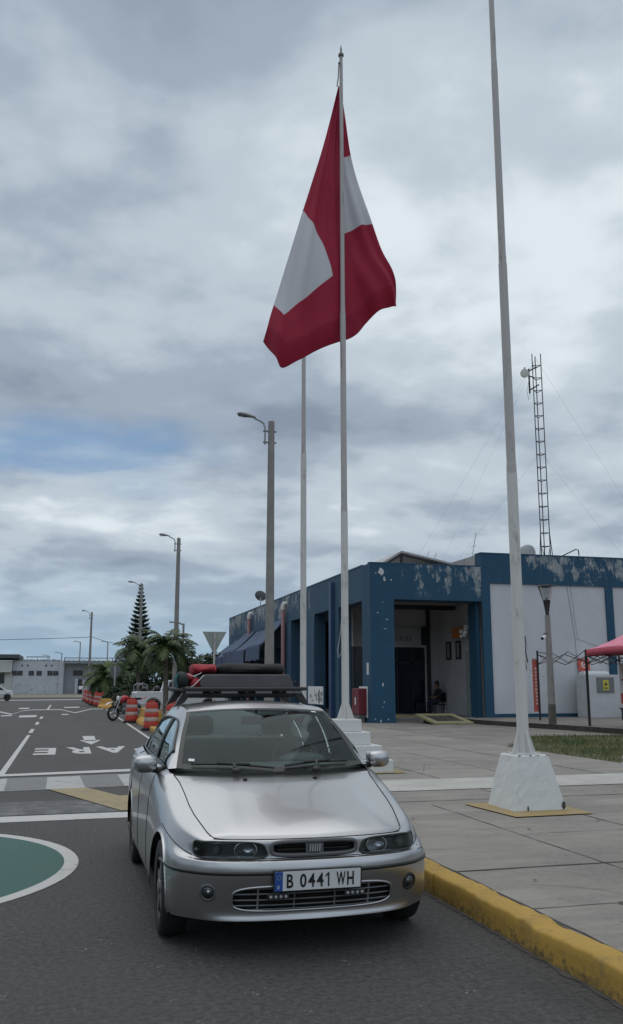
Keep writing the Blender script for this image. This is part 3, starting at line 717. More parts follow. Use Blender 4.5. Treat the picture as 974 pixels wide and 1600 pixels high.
m = MB(); m.tube([(-.07, -.06, 1.75), (-.10, -.06, 1.45), (-.15, -.06, 1.15), (-.14, -.06, 1.02), (-.08, -.06, 1.1)], .005, 5); m.build('rope', M_POLE, p2)
p3 = flagpole('bare white flagpole farthest back, just left of the flag pole behind the roof rack', 5.50, 21.3, [(.90, 7.28, .076, .072), (7.28, 10.6, .056, .050), (10.6, 14.0, .05, .04)])

# plinths
def plinth_taper(label, x, y, b0, t0, z0, z1, rz=0):
    t = thing('flagpole_plinth', label, 'plinth', (x, y, z0), rz)
    m = MB(); bm_ = m.bm; h = z1-z0
    m.hexa([(-b0, -b0, 0), (b0, -b0, 0), (b0, b0, 0), (-b0, b0, 0)], [(-t0, -t0, h), (t0, -t0, h), (t0, t0, h), (-t0, t0, h)])
    bmesh.ops.subdivide_edges(bm_, edges=bm_.edges[:], cuts=7, use_grid_fill=True)
    random.seed(8)
    for v in bm_.verts:
        if v.co.z > .01: v.co += Vector((random.uniform(-1, 1), random.uniform(-1, 1), random.uniform(-1, 1)))*.004
    m.build('block', M_WHITEP, t, bevel=.012)
    m = MB(); random.seed(2)
    for k in range(5):
        m.ball((random.uniform(-t0, t0), -t0-.001, h-.004), (random.uniform(.008, .025), .005, random.uniform(.003, .008)), 1)
    m.ball((b0-.04, -b0+.0, .06), (.025, .012, .05), 1); m.ball((-b0+.18, -b0-.0, .02), (.012, .006, .05), 1)
    m.build('chipped_concrete', M_JOINT, t)
    return t
plinth_taper('tapered white concrete block under the nearest flagpole on a yellow pad', 5.24, 9.88, .335, .205, KH, .765)
mark('yellow_pad', [[(4.73, 9.16), (5.70, 9.20), (5.72, 10.34), (4.64, 10.30)]], M_PAD, KH+.012)
t = thing('stepped_plinth', 'stepped white concrete plinth under the flag pole behind the car', 'plinth', (4.57, 14.83, KH))
for i, (hw, a, b_) in enumerate(((.62, 0, .20), (.48, .20, .42), (.33, .42, .63), (.215, .63, .83))):
    m = MB(); m.box(-hw, hw, -hw, hw, a+(.001 if i else 0), b_); m.build('step', M_WHITEP, t, bevel=.012)
mark('yellow_plinth_pad', [[(3.85, 14.05), (5.35, 14.05), (5.35, 15.5), (3.85, 15.5)]], M_PAD, KH+.012)
t = thing('low_plinth', 'low white plinth under the farthest bare flagpole', 'plinth', (5.50, 21.3, KH))
m = MB(); m.box(-.3, .3, -.3, .3, .3, .74); m.build('top_step', M_WHITEP, t, bevel=.01)
m = MB(); m.box(-.5, .5, -.5, .5, 0, .298); m.build('step', M_WHITEP, t, bevel=.01)

# flag: one sheet, hanging wind-blown from the pole top; coordinates in the cloth's own (s: left to right, t: top to bottom)
FLAG_L = [(4.545, 13.03), (4.24, 11.75), (3.98, 10.80), (3.78, 10.10), (3.58, 9.35), (3.38, 8.60), (3.24, 8.10), (3.165, 7.72)]
FLAG_R = [(4.585, 13.00), (4.66, 12.35), (4.78, 11.58), (4.98, 10.80), (5.17, 10.22), (5.36, 9.72), (5.56, 9.30), (5.67, 8.80)]
FLAG_B = [(3.165, 7.72), (3.33, 7.38), (3.45, 7.16), (3.72, 7.30), (4.03, 7.50), (4.53, 7.76), (4.85, 7.98), (5.08, 8.27), (5.30, 8.50), (5.54, 8.62), (5.665, 8.66), (5.67, 8.80)]
def c2d(P, f): return cat1([Vector((a, b_, 0)) for a, b_ in P], f*(len(P)-1))
NU, NV = 190, 230
W_L = [(3.835, 10.36), (3.31, 8.42), (3.46, 8.13), (4.335, 8.96), (4.30, 9.16), (4.18, 9.55), (4.02, 9.95), (3.92, 10.17)]
W_R = [(4.60, 11.50), (4.79, 11.60), (5.18, 10.20), (4.95, 10.14), (4.60, 9.93)]
rows = []
for j in range(NV+1):
    t_ = j/NV; l_, r_ = c2d(FLAG_L, t_), c2d(FLAG_R, t_); row = []
    for i in range(NU+1):
        s_ = i/NU
        p = l_.lerp(r_, s_)
        # pull the lower rows down towards the sagging hem
        hem = c2d(FLAG_B, s_); base = c2d(FLAG_L, 1).lerp(c2d(FLAG_R, 1), s_); k = max(0, (t_-.35)/.65)**1.5
        p += (hem-base)*k
        d = 0.10+0.45*t_*(abs(s_-.46)*1.2)-.05*t_+.030*t_*math.sin(s_*41+2.5*math.sin(3*t_))          # the two halves fall back from the pole like a tent
        d += .10*t_*math.sin(s_*9+1.2+1.5*t_)+.05*t_*math.sin(s_*19+3*t_)+.035*math.sin(s_*7-t_*16)*(1-t_*.5)
        d += .16*max(0, (t_-.90)/.10)**1.4          # hem curls away
        row.append((p.x-4.57, d, p.y))
    rows.append(row)
m = MB(); V = m.grid(rows)
def in2(x, y, P): return inpoly(x, y, P)
def sdist(x, y, P):         # signed distance to the printed patch, positive inside
    d = 1e9; q = Vector((x, y))
    for (x1, y1), (x2, y2) in zip(P, P[1:]+P[:1]):
        a, b_ = Vector((x1, y1)), Vector((x2, y2)); e = b_-a; f = max(0, min(1, (q-a).dot(e)/max(e.length_squared, 1e-12))); d = min(d, (q-a-e*f).length)
    return d if inpoly(x, y, P) else -d
patch_d = [max(sdist(v.co.x+4.57, v.co.z, W_L), sdist(v.co.x+4.57, v.co.z, W_R)) for v in m.bm.verts]
def cloth(name, c, c2):
    m_ = mat(name, c, .75, var=.1, scale=5, bump=.05); b_ = m_.node_tree.nodes['Principled BSDF']
    n, l = m_.node_tree.nodes, m_.node_tree.links
    tr = n.new('ShaderNodeBsdfTranslucent'); tr.inputs[0].default_value = (*c2, 1); mx = n.new('ShaderNodeMixShader'); mx.inputs[0].default_value = .22
    l.new(b_.outputs[0], mx.inputs[1]); l.new(tr.outputs[0], mx.inputs[2]); l.new(mx.outputs[0], n['Material Output'].inputs[0]); return m_
M_FL = cloth('flag_cloth', (0.37, 0.010, 0.045), (0.43, 0.012, 0.042))
n, l = M_FL.node_tree.nodes, M_FL.node_tree.links
at = n.new('ShaderNodeAttribute'); at.attribute_name = 'patch_distance'; rp = n.new('ShaderNodeMapRange'); rp.inputs[1].default_value = -.004; rp.inputs[2].default_value = .004; l.new(at.outputs['Fac'], rp.inputs[0])
bs = n['Principled BSDF']; trn = [q for q in n if q.type == 'BSDF_TRANSLUCENT'][0]; old = bs.inputs['Base Color'].links[0].from_socket
for sock, src, wht in ((bs.inputs['Base Color'], old, (.66, .65, .68, 1)), (trn.inputs[0], None, (.5, .5, .51, 1))):
    mx_ = n.new('ShaderNodeMix'); mx_.data_type = 'RGBA'; l.new(rp.outputs[0], mx_.inputs[0]); mx_.inputs[7].default_value = wht
    if src: l.new(src, mx_.inputs[6])
    else: mx_.inputs[6].default_value = sock.default_value
    l.new(mx_.outputs[2], sock)
fl = m.build('flag', M_FL, smooth=True); fl.location = (4.57, 14.83, 0)
for v in fl.data.vertices:      # the outer half of the cloth blows a little further out
    f = max(0, min(1, (13.0-v.co.z)/5.2)); g_ = max(0, min(1, (v.co.x+1.4)/2.5)); v.co.x += .03*f+.09*g_*f; v.co.z += .06*f
fl.data.attributes.new('patch_distance', 'FLOAT', 'POINT').data.foreach_set('value', patch_d)
tag(fl, 'large red and white flag hanging in folds from the pole behind the car', 'flag')
s_ = fl.modifiers.new('s', 'SOLIDIFY'); s_.thickness = .008

# street lamps with concrete posts
def street_lamp(label, x, y, h, big):
    t = thing('street_lamp', label, 'street lamp', (x, y, 0), 0, 'concrete street lamps along the road')
    m = MB(); m.lathe([(.155, 0), (.10, h), (.06, h+.03)], 16); m.build('post', M_CPOLE, t, smooth='auto')
    m = MB(); m.tube([(-.20, 0, h-.75), (-.20, 0, h-.22), (-.24, 0, h-.08), (-.34, 0, h-.01), (-.56, 0, h+.08)], .030, 8); m.build('arm', M_LAMPH, t, smooth='auto')
    m = MB()
    for zz_ in (h-.32, h-.68): m.box(-.26, .16, -.03, .03, zz_-.02, zz_+.02)
    m.build('bracket', M_GREYM, t)
    m = MB(); prof = [(0, .02), (.06, .05), (.25, .095), (.45, .12), (.62, .09), (.70, .02)]; rows = []
    for u, w in prof:
        rows.append([(-.50-u*.86, w*1.25*math.cos(a), h+.10+u*.12+max(.0, math.sin(a))*w*.85-max(0., -math.sin(a))*w*.35) for a in [2*math.pi*k/12 for k in range(13)]])
    m.grid(rows); m.build('lamp_head', M_LAMPH, t, smooth=True, weld=.001)
    m = MB(); m.ball((-.89, 0, h+.125), (.19, .10, .045), 2); m.build('lamp_glass', M_LAMPCONE, t, smooth=True)
    return t
street_lamp('nearest concrete street lamp rising behind the roof rack', 5.82, 26.6, 9.68, True)
street_lamp('second concrete street lamp, rising behind the palm crown', 5.62, 49.5, 9.52, True)
street_lamp('concrete street lamp standing in front of the tall conifer', 5.42, 72.8, 9.42, True)
street_lamp('far thin street lamp in front of the pale far building', 2.27, 102, 9.3, True)
# tiny far posts beyond the pale building
for i, (x, y, h, lab) in enumerate(((1.76, 150, 8.15, 'thin far lamp post left of the pair above the frame roof'), (6.07, 150, 8.2, 'thin far lamp post right of the pair above the frame roof'), (-1.03, 151, 6.4, 'short dark far lamp post at the corner of the pale building'), (-2.96, 151, 5.95, 'smallest far lamp post peeking over the pale roof'), (8.5, 70, 6.15, 'thin grey lamp post right of the palm crown'))):
    t = thing('far_lamp_post', lab, 'lamp post', (x, y, 0), 0, 'thin far lamp posts'); m = MB(); m.lathe([(.10, 0), (.08, h)], 8); m.build('post', M_CPOLE, t)
    m = MB(); m.tube([(0, 0, h-.1), (-.5, 0, h+.08), (-1.1, 0, h+.1)], .07, 6); m.build('lamp_arm', M_LAMPH, t)
# overhead cable
m = MB(); m.tube([(-40+2.2*k, 103.5, 6.62-.55*math.sin(math.pi*min(1, max(0, (k-2)/17)))) for k in range(20)]+[(2.2, 102.2, 6.65)], .028, 5)
m.tube([(2.3, 102.1, 6.65), (3.8, 102.3, 6.15), (6.2, 102.6, 5.75), (9, 103, 5.6), (14, 103, 5.7)], .026, 5)
tag(m.build('overhead_cable', M_BLACK), 'dark overhead cable sagging across the road to the far lamp', 'cable')

# garden lantern with camera
t = thing('garden_lantern', 'conical lantern on a leaning concrete post before the white wall', 'lamp post', (15.0, 26.3, .31))
m = MB(); m.lathe([(.125, 0), (.085, 3.45)], 14); m.build('post', M_CPOLE, t, smooth='auto')
m = MB(); m.lathe([(.127, 0), (.118, .62)], 14, cap=False); m.build('post_foot', mat('mossy_post', (.10, .095, .075), .9, var=.3), t, smooth=True)
m = MB(); m.lathe([(.07, 3.44), (.055, 3.50), (.12, 3.92), (.125, 3.94)], 16); m.build('lamp_cup', M_BLACK, t, smooth='auto')
m = MB(); m.lathe([(.125, 3.94), (.265, 4.37)], 20, cap=False); m.build('lamp_shade', M_LAMPCONE, t, smooth=True)
m = MB(); m.lathe([(.275, 4.37), (.285, 4.39), (.26, 4.43), (.05, 4.455)], 20); m.build('lamp_cap', M_BLACK, t, smooth='auto')
m = MB(); m.lathe([(.05, 3.95), (.06, 4.1), (.02, 4.2)], 10); m.build('bulb', M_WSIGN, t, smooth=True)
t = thing('security_camera', 'white security camera bracketed to the lantern post', 'camera', (14.90, 26.25, 3.05))
m = MB(); m.tube([(-.10, -.06, .01), (-.26, -.20, -.05)], .055, 10); m.build('housing', M_WSIGN, t)
m = MB(); m.tube([(-.255, -.195, -.05), (-.275, -.215, -.058)], .045, 10); m.build('lens', M_BLACK, t)
m = MB(); m.tube([(.02, 0, .12), (-.12, -.06, .12), (-.14, -.08, .05)], .015, 6); m.build('bracket', M_BLACK, t)

# lattice mast on the roof
BX, BY = 20.85, 36.45
t = thing('lattice_mast', 'slim dark lattice radio mast rising behind the roof with a round dish near its top', 'radio mast', (BX, BY, 6.0))
m = MB(); rr = .23; H = 10.9
V3 = [(rr*math.cos(R(a)), rr*math.sin(R(a))) for a in (190, 310, 70)]
for x, y in V3: m.tube([(x, y, 0), (x, y, H+.10)], .022, 6)
m.each('leg', M_BLACK, t)
z_ = .5
while z_ < H:
    m = MB()
    for (x0, y0), (x1, y1) in zip(V3, V3[1:]+V3[:1]): m.tube([(x0, y0, z_), (x1, y1, z_)], .018, 5)
    m.build('rung', M_BLACK, t); z_ += .62
m = MB()
for (x0, y0), (x1, y1) in zip(V3, V3[1:]+V3[:1]): m.tube([(x0*1.9, y0*1.9, 0), (x0, y0, 2.4)], .02, 5); m.tube([(x0, y0, 0), (x1, y1, 1.1)], .014, 5); m.tube([(x1, y1, .5), (x0, y0, 1.7)], .014, 5)
m.build('struts', M_BLACK, t)
m = MB(); m.tube([(0, -.1, H-.55), (-.55, -.25, H-.85)], .035, 6); m.tube([(-.55, -.25, H-.75), (-.55, -.25, H-1.95)], .04, 6); m.tube([(-.55, -.25, H-1.8), (0, -.15, H-1.45)], .035, 6); m.tube([(-.55, -.25, H-1.1), (-.2, -.1, H-1.1)], .03, 6)
m.build('dish_arm', M_BLACK, t)
m = MB(); m.lathe([(.02, -.14), (.19, -.10), (.205, -.02), (.20, .03), (.01, .045)], 20, Matrix.Translation((-.86, -.42, H-1.05)) @ Matrix.Rotation(R(-20), 4, 'Z') @ Matrix.Rotation(R(88), 4, 'X')); m.box(-.89, -.83, -.46, -.38, H-.87, H-.77); m.tube([(-.9, -.4, H-1.05), (-.55, -.25, H-1.05)], .06, 8)
m.build('radio_dish', mat('cream_dish', (.50, .50, .45), .5, var=.08), t, smooth='auto')
m = MB(); m.tube([(-.6, -.3, H-1.3), (-.75, -.35, H-1.9), (-.65, -.3, H-2.3), (-.5, -.2, H-1.9)], .014, 5); m.build('feed_cable', M_WSIGN, t)
m = MB()
for z_, ex, ey in ((H-.1, 5.6, -1.5), (H-.1, -5.5, 4), (H-4.7, 4.0, -1.2), (H-4.7, -3.4, 4.5), (H-.1, -2.2, 9)): m.tube([(0, 0, z_), (ex, ey, .3)], .0035, 4)
m.build('guy_wires', M_GALV, t)
t = thing('bent_pipe', 'thin bent pipe arm with a hanging hook over the parapet', 'pipe', (20.2, 33.5, 6.5))
m = MB(); m.tube([(-.75, .8, .05), (.2, .3, .55), (.48, .1, .70), (.55, .05, .66), (.56, .03, .45)], .026, 6); m.build('arm', M_BLACK, t, smooth='auto')
m = MB(); m.tube([(.56, .03, .45), (.53, .02, .38), (.57, .02, .3), (.55, .0, .18)], .016, 5); m.ball((.55, 0, .12), .06, 1); m.build('hook', M_BLACK, t)
for i, (x, y, lx, lab) in enumerate(((14.6, 36, .35, 'thin whip antenna over the porch roof, left one'), (15.0, 36.5, .5, 'thin whip antenna over the porch roof, right one'), (16.0, 34, .25, 'thin whip antenna on the roof corner beside the near flagpole'))):
    m = MB(); m.tube([(0, 0, 0), (lx, 0, 1.25)], .012, 5); m.tube([(lx*.4-.12, 0, .62), (lx*.4+.14, 0, .70)], .008, 4); o = m.build('whip_antenna', M_GREYM); o.location = (x, y, 6.0 if i < 2 else 6.55); tag(o, lab, 'antenna', 'whip antennas on the roof')
# ================================================================== GAZEBOS, SIGNS, CABINET
t = thing('pink_gazebo', 'pink pop-up canopy on a black pole at the right edge', 'canopy', (15.4, 24.8, .31))
HZ = 2.28
m = MB(); m.box(-.028, .028, -.028, .028, 0, HZ+.02); m.build('pole', M_BLACK, t)
for (x, y) in ((3.0, 0), (0, -3.0), (3.0, -3.0)):
    m = MB(); m.box(x-.028, x+.028, y-.028, y+.028, 0, HZ+.02); m.build('pole', M_BLACK, t)
m = MB(); rows = []
cs = [(0, 0), (3, 0), (3, -3), (0, -3), (0, 0)]; n_ = 10
ring = []
for (a, b_), (c_, d_) in zip(cs, cs[1:]):
    for k in range(n_): f = k/n_; ring.append((lerp(a, c_, f), lerp(b_, d_, f), .05*math.sin(math.pi*f)))
ring.append(ring[0])
for j in range(7):
    f = j/6; rows.append([(lerp(x, 1.5, f), lerp(y, -1.5, f), HZ+s_*(1-f)+.95*(f**1.25)) for x, y, s_ in ring])
m.grid(rows); o = m.build('canopy', M_TENT, t, smooth=True, weld=.001); s_ = o.modifiers.new('s', 'SOLIDIFY'); s_.thickness = .01
m = MB(); m.grid([[(1.5+(x-1.5)*1.006, -1.5+(y+1.5)*1.006, HZ+s_+.005) for x, y, s_ in ring], [(1.5+(x-1.5)*1.012, -1.5+(y+1.5)*1.012, HZ+s_-.20-.012*math.sin(9*x+7*y)) for x, y, s_ in ring]]); o = m.build('valance', M_TENTR, t, smooth=True); s_ = o.modifiers.new('s', 'SOLIDIFY'); s_.thickness = .008
def truss(mb, p, q, z0, h, n=4):
    p, q = Vector((*p, 0)), Vector((*q, 0))
    for k in range(n):
        a, b_ = p.lerp(q, k/n), p.lerp(q, (k+1)/n)
        for z_a, z_b in ((z0, z0+h), (z0+h, z0)): mb.tube([a+Vector((0, 0, z_a)), b_+Vector((0, 0, z_b))], .014, 4)
m = MB()
for (a, b_), (c_, d_) in zip(cs, cs[1:]): truss(m, (a, b_), (c_, d_), HZ-.42, .26)
m.build('truss', M_BLACK, t)
t = thing('bare_gazebo_frame', 'bare black folding gazebo frame between lantern post and pink canopy', 'canopy frame', (15.46, 24.95, .31))
m = MB(); m.box(.66-.025, .66+.025, 4.15-.025, 4.15+.025, 0, 2.42); m.build('pole', M_BLACK, t)
m = MB(); m.box(3.6-.025, 3.6+.025, 3.6-.025, 3.6+.025, 0, 2.42); m.build('pole', M_BLACK, t)
m = MB(); m.box(.03, .08, .03, .08, 0, 2.1); m.build('pole', M_BLACK, t)
m = MB(); truss(m, (.05, .05), (.66, 4.15), 1.93, .36, 3); truss(m, (.66, 4.15), (3.6, 3.6), 1.93, .36, 3); m.tube([(.66, 4.15, 2.36), (.55, 3.3, 2.3)], .015, 4); m.build('truss', M_BLACK, t)

t = thing('banner', 'narrow orange red vertical banner on the bare gazebo pole', 'banner', (16.02, 29.0, .31))
m = MB(); rows = [[(-.18+.21*k/4, -.04*math.sin(k*1.2), z_) for k in range(5)] for z_ in (.30, .8, 1.3, 1.8, 2.10)]; m.grid(rows); m.build('cloth', mat('banner_red', (.40, .085, .06), .7, var=.1), t, smooth=True)
m = MB(); random.seed(6)
for k in range(11):
    z_ = .55+k*.12; m.quad((-.13, -.055, z_), (-.05, -.055, z_), (-.05, -.055, z_+.075), (-.13+random.uniform(0, .04), -.055, z_+.075))
m.build('faded_print', mat('faded_white', (.55, .38, .35), .7, var=.1), t)
m = MB(); m.tube([(.035, .0, 0), (.035, 0, 2.15)], .02, 6); m.tube([(.035, 0, 2.12), (-.19, 0, 2.12)], .012, 5); m.build('stick', M_BLACK, t)

t = thing('hanging_poster', 'white and red poster hung under the pink canopy at the right edge', 'poster', (16.20, 24.3, .31))
m = MB(); m.box(0, 1.1, 0, .015, .55, 1.88); m.build('sheet', M_WSIGN, t)
m = MB(); m.box(-.002, 1.102, -.004, -.001, .55, .66); m.build('white_footer', M_WSIGN, t); m = MB(); m.box(-.001, 1.101, -.006, -.001, .67, .98); m.build('red_footer', M_ORSIGN, t)
tm = xf(text_mb('IQ', .30, .002, .004), Matrix.Translation((.26, -.006, 1.60)) @ Matrix.Rotation(R(90), 4, 'X')); tm.build('lettering', mat('plum_ink', (.12, .02, .07), .6, var=.1), t)
m = MB(); m.ball((.30, -.004, 1.10), (.10, .004, .16), 2); m.box(.05, .5, -.005, -.001, 1.36, 1.40); m.build('print', M_DKRED, t)
m = MB(); m.tube([(.05, 0, 1.88), (.05, 0, 2.2)], .008, 4); m.tube([(1.0, 0, 1.88), (1.0, 0, 2.2)], .008, 4); m.box(-.05, 1.15, -.02, .03, .50, .549); m.build('hanger', M_BLACK, t)

t = thing('wall_sign', 'square orange red sign with a pale round symbol on the white wall', 'sign', (19.72, 31.93, 2.10))
m = MB(); m.box(-.25, .25, 0, .04, -.02, .45); m.build('plate', M_ORSIGN, t)
m = MB(); m.lathe([(.09, 0), (.13, 0), (.13, .006), (.09, .006)], 20, Matrix.Translation((0, -.002, .22)) @ Matrix.Rotation(R(90), 4, 'X'), cap=False); m.box(-.05, .05, -.006, -.001, .20, .24); m.build('symbol', M_WSIGN, t)
t = thing('service_box', 'rounded glossy white box under the orange red wall sign', 'box', (19.95, 31.6, 1.48))
m = MB(); m.box(-.50, .62, -.12, .36, 0, .58); m.build('body', mat('glossy_white', (.60, .61, .62), .15, var=.04, coat=.5), t, bevel=.09)
m = MB(); m.tube([(-.5, -.13, .05), (-.1, -.13, .03), (.5, -.13, .05)], .012, 5); m.build('rim', M_GREYM, t)
t = thing('electrical_cabinet', 'tall white electrical cabinet with a grey hazard panel behind the canopy pole', 'cabinet', (19.06, 30.6, .31))
m = MB(); m.box(0, 1.72, 0, .9, 0, 1.60); m.build('housing', M_LGREY, t, bevel=.015)
m = MB(); m.box(.33, 1.06, -.035, -.002, .93, 1.50); p = m.build('panel', M_GREYM, t)
m = MB(); m.box(.58, .82, -.042, -.036, 1.02, 1.40); p2_ = m.build('hazard_label', M_YEL, p)
m = MB(); m.poly([(.63, -.045, 1.20), (.77, -.045, 1.20), (.70, -.045, 1.34)]); m.quad((.62, -.045, 1.08), (.78, -.045, 1.08), (.78, -.045, 1.12), (.62, -.045, 1.12)); m.build('hazard_symbol', M_BLACK, p)
m = MB(); m.box(1.36, 1.40, -.03, -.001, .9, 1.15); m.build('handle', M_BLACK, t)
t = thing('grey_bin', 'dark grey bin at the foot of the hanging poster', 'bin', (20.6, 29.6, .31))
m = MB(); m.lathe([(.20, 0), (.27, .62)], 14); m.build('body', M_GREYM, t, smooth='auto'); m = MB(); m.lathe([(.29, .62), (.28, .68), (.1, .74)], 14); m.build('lid', M_BLACK, t, smooth='auto')

# short white and navy bollard cut by the right edge of the photo
t = thing('bollard', 'short white and navy round-topped bollard cut off by the right edge on the pavement', 'bollard', (7.75, 11.42, KH))
m = MB(); m.lathe([(.115, 0), (.125, .25)], 20); m.build('shaft', mat('navy_paint', (.03, .03, .07), .4, var=.15), t, smooth='auto')
m = MB(); m.lathe([(.128, 0), (.128, .012), (.118, .02)], 20); m.build('foot_ring', M_LGREY, t, smooth='auto')
m = MB(); m.lathe([(.15, .25), (.16, .26), (.158, .325), (.14, .335)], 20); m.build('collar', M_LGREY, t, smooth='auto')
m = MB(); m.lathe([(.125, .335), (.128, .385)], 20); m.build('neck_band', M_BLACK, t, smooth='auto')
m = MB(); m.lathe([(.145, .385), (.147, .41), (.125, .445), (.06, .465), (.005, .468)], 20); m.build('dome', mat('dome_white', (.50, .51, .55), .35, var=.08), t, smooth='auto')

# yellow framed hatch ramp before the porch
t = thing('yellow_ramp', 'yellow framed ramp plate lying before the porch opening', 'ramp', (13.25, 30.9, KH))
def fr(mb, x0, x1, y0, y1, z0, z1):   # sloping frame
    P = lambda x, y, d: (x, y, lerp(z0, z1, (y-y0)/(y1-y0))+d)
    for a, b_, c_, d_ in ((x0, x1, y0, y0+.28), (x0, x1, y1-.28, y1), (x0, x0+.22, y0+.28, y1-.28), (x1-.22, x1, y0+.28, y1-.28)):
        mb.hexa([P(a, c_, -.05), P(b_, c_, -.05), P(b_, d_, -.05), P(a, d_, -.05)], [P(a, c_, .02), P(b_, c_, .02), P(b_, d_, .02), P(a, d_, .02)])
m = MB(); fr(m, -.75, .75, -.9, .95, .05, .30); m.build('frame', mat('pale_yellow_paint', (.25, .225, .125), .75, var=.2), t)
m = MB(); m.hexa([(-.53, -.62, 0), (.53, -.62, 0), (.53, .67, 0), (-.53, .67, 0)], [(-.53, -.62, .085), (.53, -.62, .085), (.53, .67, .25), (-.53, .67, .25)]); m.build('plate', M_BROWN, t)
t = thing('kerb_block', 'short yellow and dark kerb block at the foot of the blue block frame', 'kerb block', (16.1, 31.0, KH))
m = MB(); m.box(-.55, .45, -.15, .15, 0, .16); m.build('block', mat('pale_yellow_paint', (.33, .28, .13)), t, bevel=.02); m = MB(); m.box(.46, .85, -.15, .15, 0, .155); m.build('dark_end', M_BROWN, t, bevel=.02)
t = thing('door_mat', 'ochre mat on the porch floor beside the corner pillar', 'mat', (12.6, 35.2, .30))
m = MB(); m.box(-.9, .9, -1.4, 1.4, 0, .03); m.build('mat', mat('ochre_mat', (.26, .19, .09), .95, var=.2), t)
t = thing('flower_sign', 'orange hanging sign with white flowers high on the porch side wall', 'sign', (15.6, 34.0, 3.45))
m = MB(); m.box(-.04, 0, .05, 1.25, 0, .42); m.build('plate', mat('orange_board', (.42, .13, .03), .7, var=.15), t)
m = MB(); random.seed(12)
for k in range(22): m.ball((random.uniform(-.2, .02), random.uniform(-.75, .1), random.uniform(-.02, .5)), random.uniform(.05, .10), 1)
m.build('white_flowers', M_WSIGN, t)
t = thing('meter_box', 'small grey meter boxes on the wall by the pale porch door', 'meter box', (15.78, 33.2, 2.6))
m = MB(); m.box(-.16, -.041, -.1, .25, .1, .6); m.box(-.14, -.041, -.1, .2, -.6, -.15); m.build('box', M_LGREY, t)

# yield sign seen from behind
t = thing('give_way_sign', 'back of a grey triangular give way sign with point down beside the awnings', 'road sign', (4.62, 29.6, KH))
m = MB(); m.prism([(-.40, 0, 3.10), (.40, 0, 3.10), (.03, 0, 2.40), (-.03, 0, 2.40)], (0, -.008, 0)); m.build('plate', mat('sign_back', (.26, .29, .27), .55, .1, var=.12, scale=3), t, bevel=.0)
m = MB(); m.box(-.028, .028, -.06, -.012, 0, 3.06); m.build('post', M_POLEG, t)
t = thing('give_way_sign', 'small far grey road sign on a thin post among the low palms', 'road sign', (3.05, 62, 0))
m = MB(); m.prism([(-.36, 0, 2.75), (.36, 0, 2.75), (.30, 0, 2.2), (0, 0, 1.8), (-.30, 0, 2.2)], (0, -.01, 0)); m.build('plate', M_GREYM, t); m = MB(); m.box(-.04, .04, -.06, -.012, 0, 2.7); m.build('post', M_LGREY, t)

# ================================================================== TRAFFIC BARRELS AND BARRIERS
def make_barrel(label, loc_):
    t = thing('traffic_barrel', label, 'traffic barrel', loc_, 0, 'orange and white traffic barrels')
    for a, b_, r0, r1, mm, nm in ((0, .10, .33, .33, M_RUB, 'base'), (.10, .34, .265, .255, M_BARR, 'orange_band'), (.34, .49, .252, .245, M_BARW, 'white_band'), (.49, .66, .242, .235, M_BARR, 'orange_band'), (.66, .80, .232, .225, M_BARW, 'white_band'), (.80, 1.02, .222, .195, M_BARR, 'orange_band')):
        m = MB(); a *= .92; b_ *= .92; m.lathe([(r0, a+.004), (r0*1.02, a+.02), (r1*1.02, b_-.02), (r1, b_-.002)], 18); m.build(nm, mm, t, smooth='auto')
    m = MB(); m.tube([(-.09, 0, .93), (-.09, 0, .99), (.09, 0, .99), (.09, 0, .93)], .024, 6); m.build('handle', M_BARR, t)
    return t
B0 = make_barrel('orange and white barrel standing next to the red motorcycle', (2.62, 38.2, 0))
dup(B0, (2.86, 31.9, 0), .3, 'orange and white barrel between the red motorcycle and the car, nearest full one')
dup(B0, (3.30, 29.3, 0), .7, 'orange and white barrel mostly hidden behind the parked car roof')
FB = ['frontmost of the far barrels by the yellow barrier end', 'second of the far barrels from the yellow barrier end', 'third of the far barrels from the yellow barrier end', 'fourth of the far barrels from the yellow barrier end', 'fifth of the far barrels from the yellow barrier end', 'farthest of the far barrels along the road edge',
      'frontmost of the second row of far barrels near the palms', 'second row far barrel, middle one', 'farthest barrel of the second row near the palms']
for i, (x, y) in enumerate(((2.30, 62.3), (2.10, 66), (1.95, 70.5), (1.80, 76), (1.70, 82), (1.75, 90), (2.95, 65.5), (2.75, 72), (2.60, 80))):
    dup(B0, (x, y, 0), i, FB[i])
def ybar(label, x, y, L_, rz):
    t = thing('yellow_barrier', label, 'road barrier', (x, y, 0), rz, 'yellow road barriers')
    m = MB(); m.prism([(-.28, -L_/2, 0), (.28, -L_/2, 0), (.24, -L_/2, .14), (.13, -L_/2, .28), (.10, -L_/2, .62), (-.10, -L_/2, .62), (-.13, -L_/2, .28), (-.24, -L_/2, .14)], (0, L_, 0)); m.build('block', M_YBAR, t, bevel=.02)
    m = MB(); m.box(-.285, .285, -L_/2+.3, -L_/2+.6, 0.0, .06); m.box(-.285, .285, L_/2-.6, L_/2-.3, 0, .06); m.build('feet', M_BROWN, t)
ybar('yellow road barrier between the two nearest barrels', 3.12, 35.4, 4.6, .04); ybar('yellow road barrier mostly hidden behind the car roof edge', 3.55, 30.9, 2.2, .10); ybar('yellow road barrier beyond the red motorcycle', 2.85, 60.0, 3.6, .35)

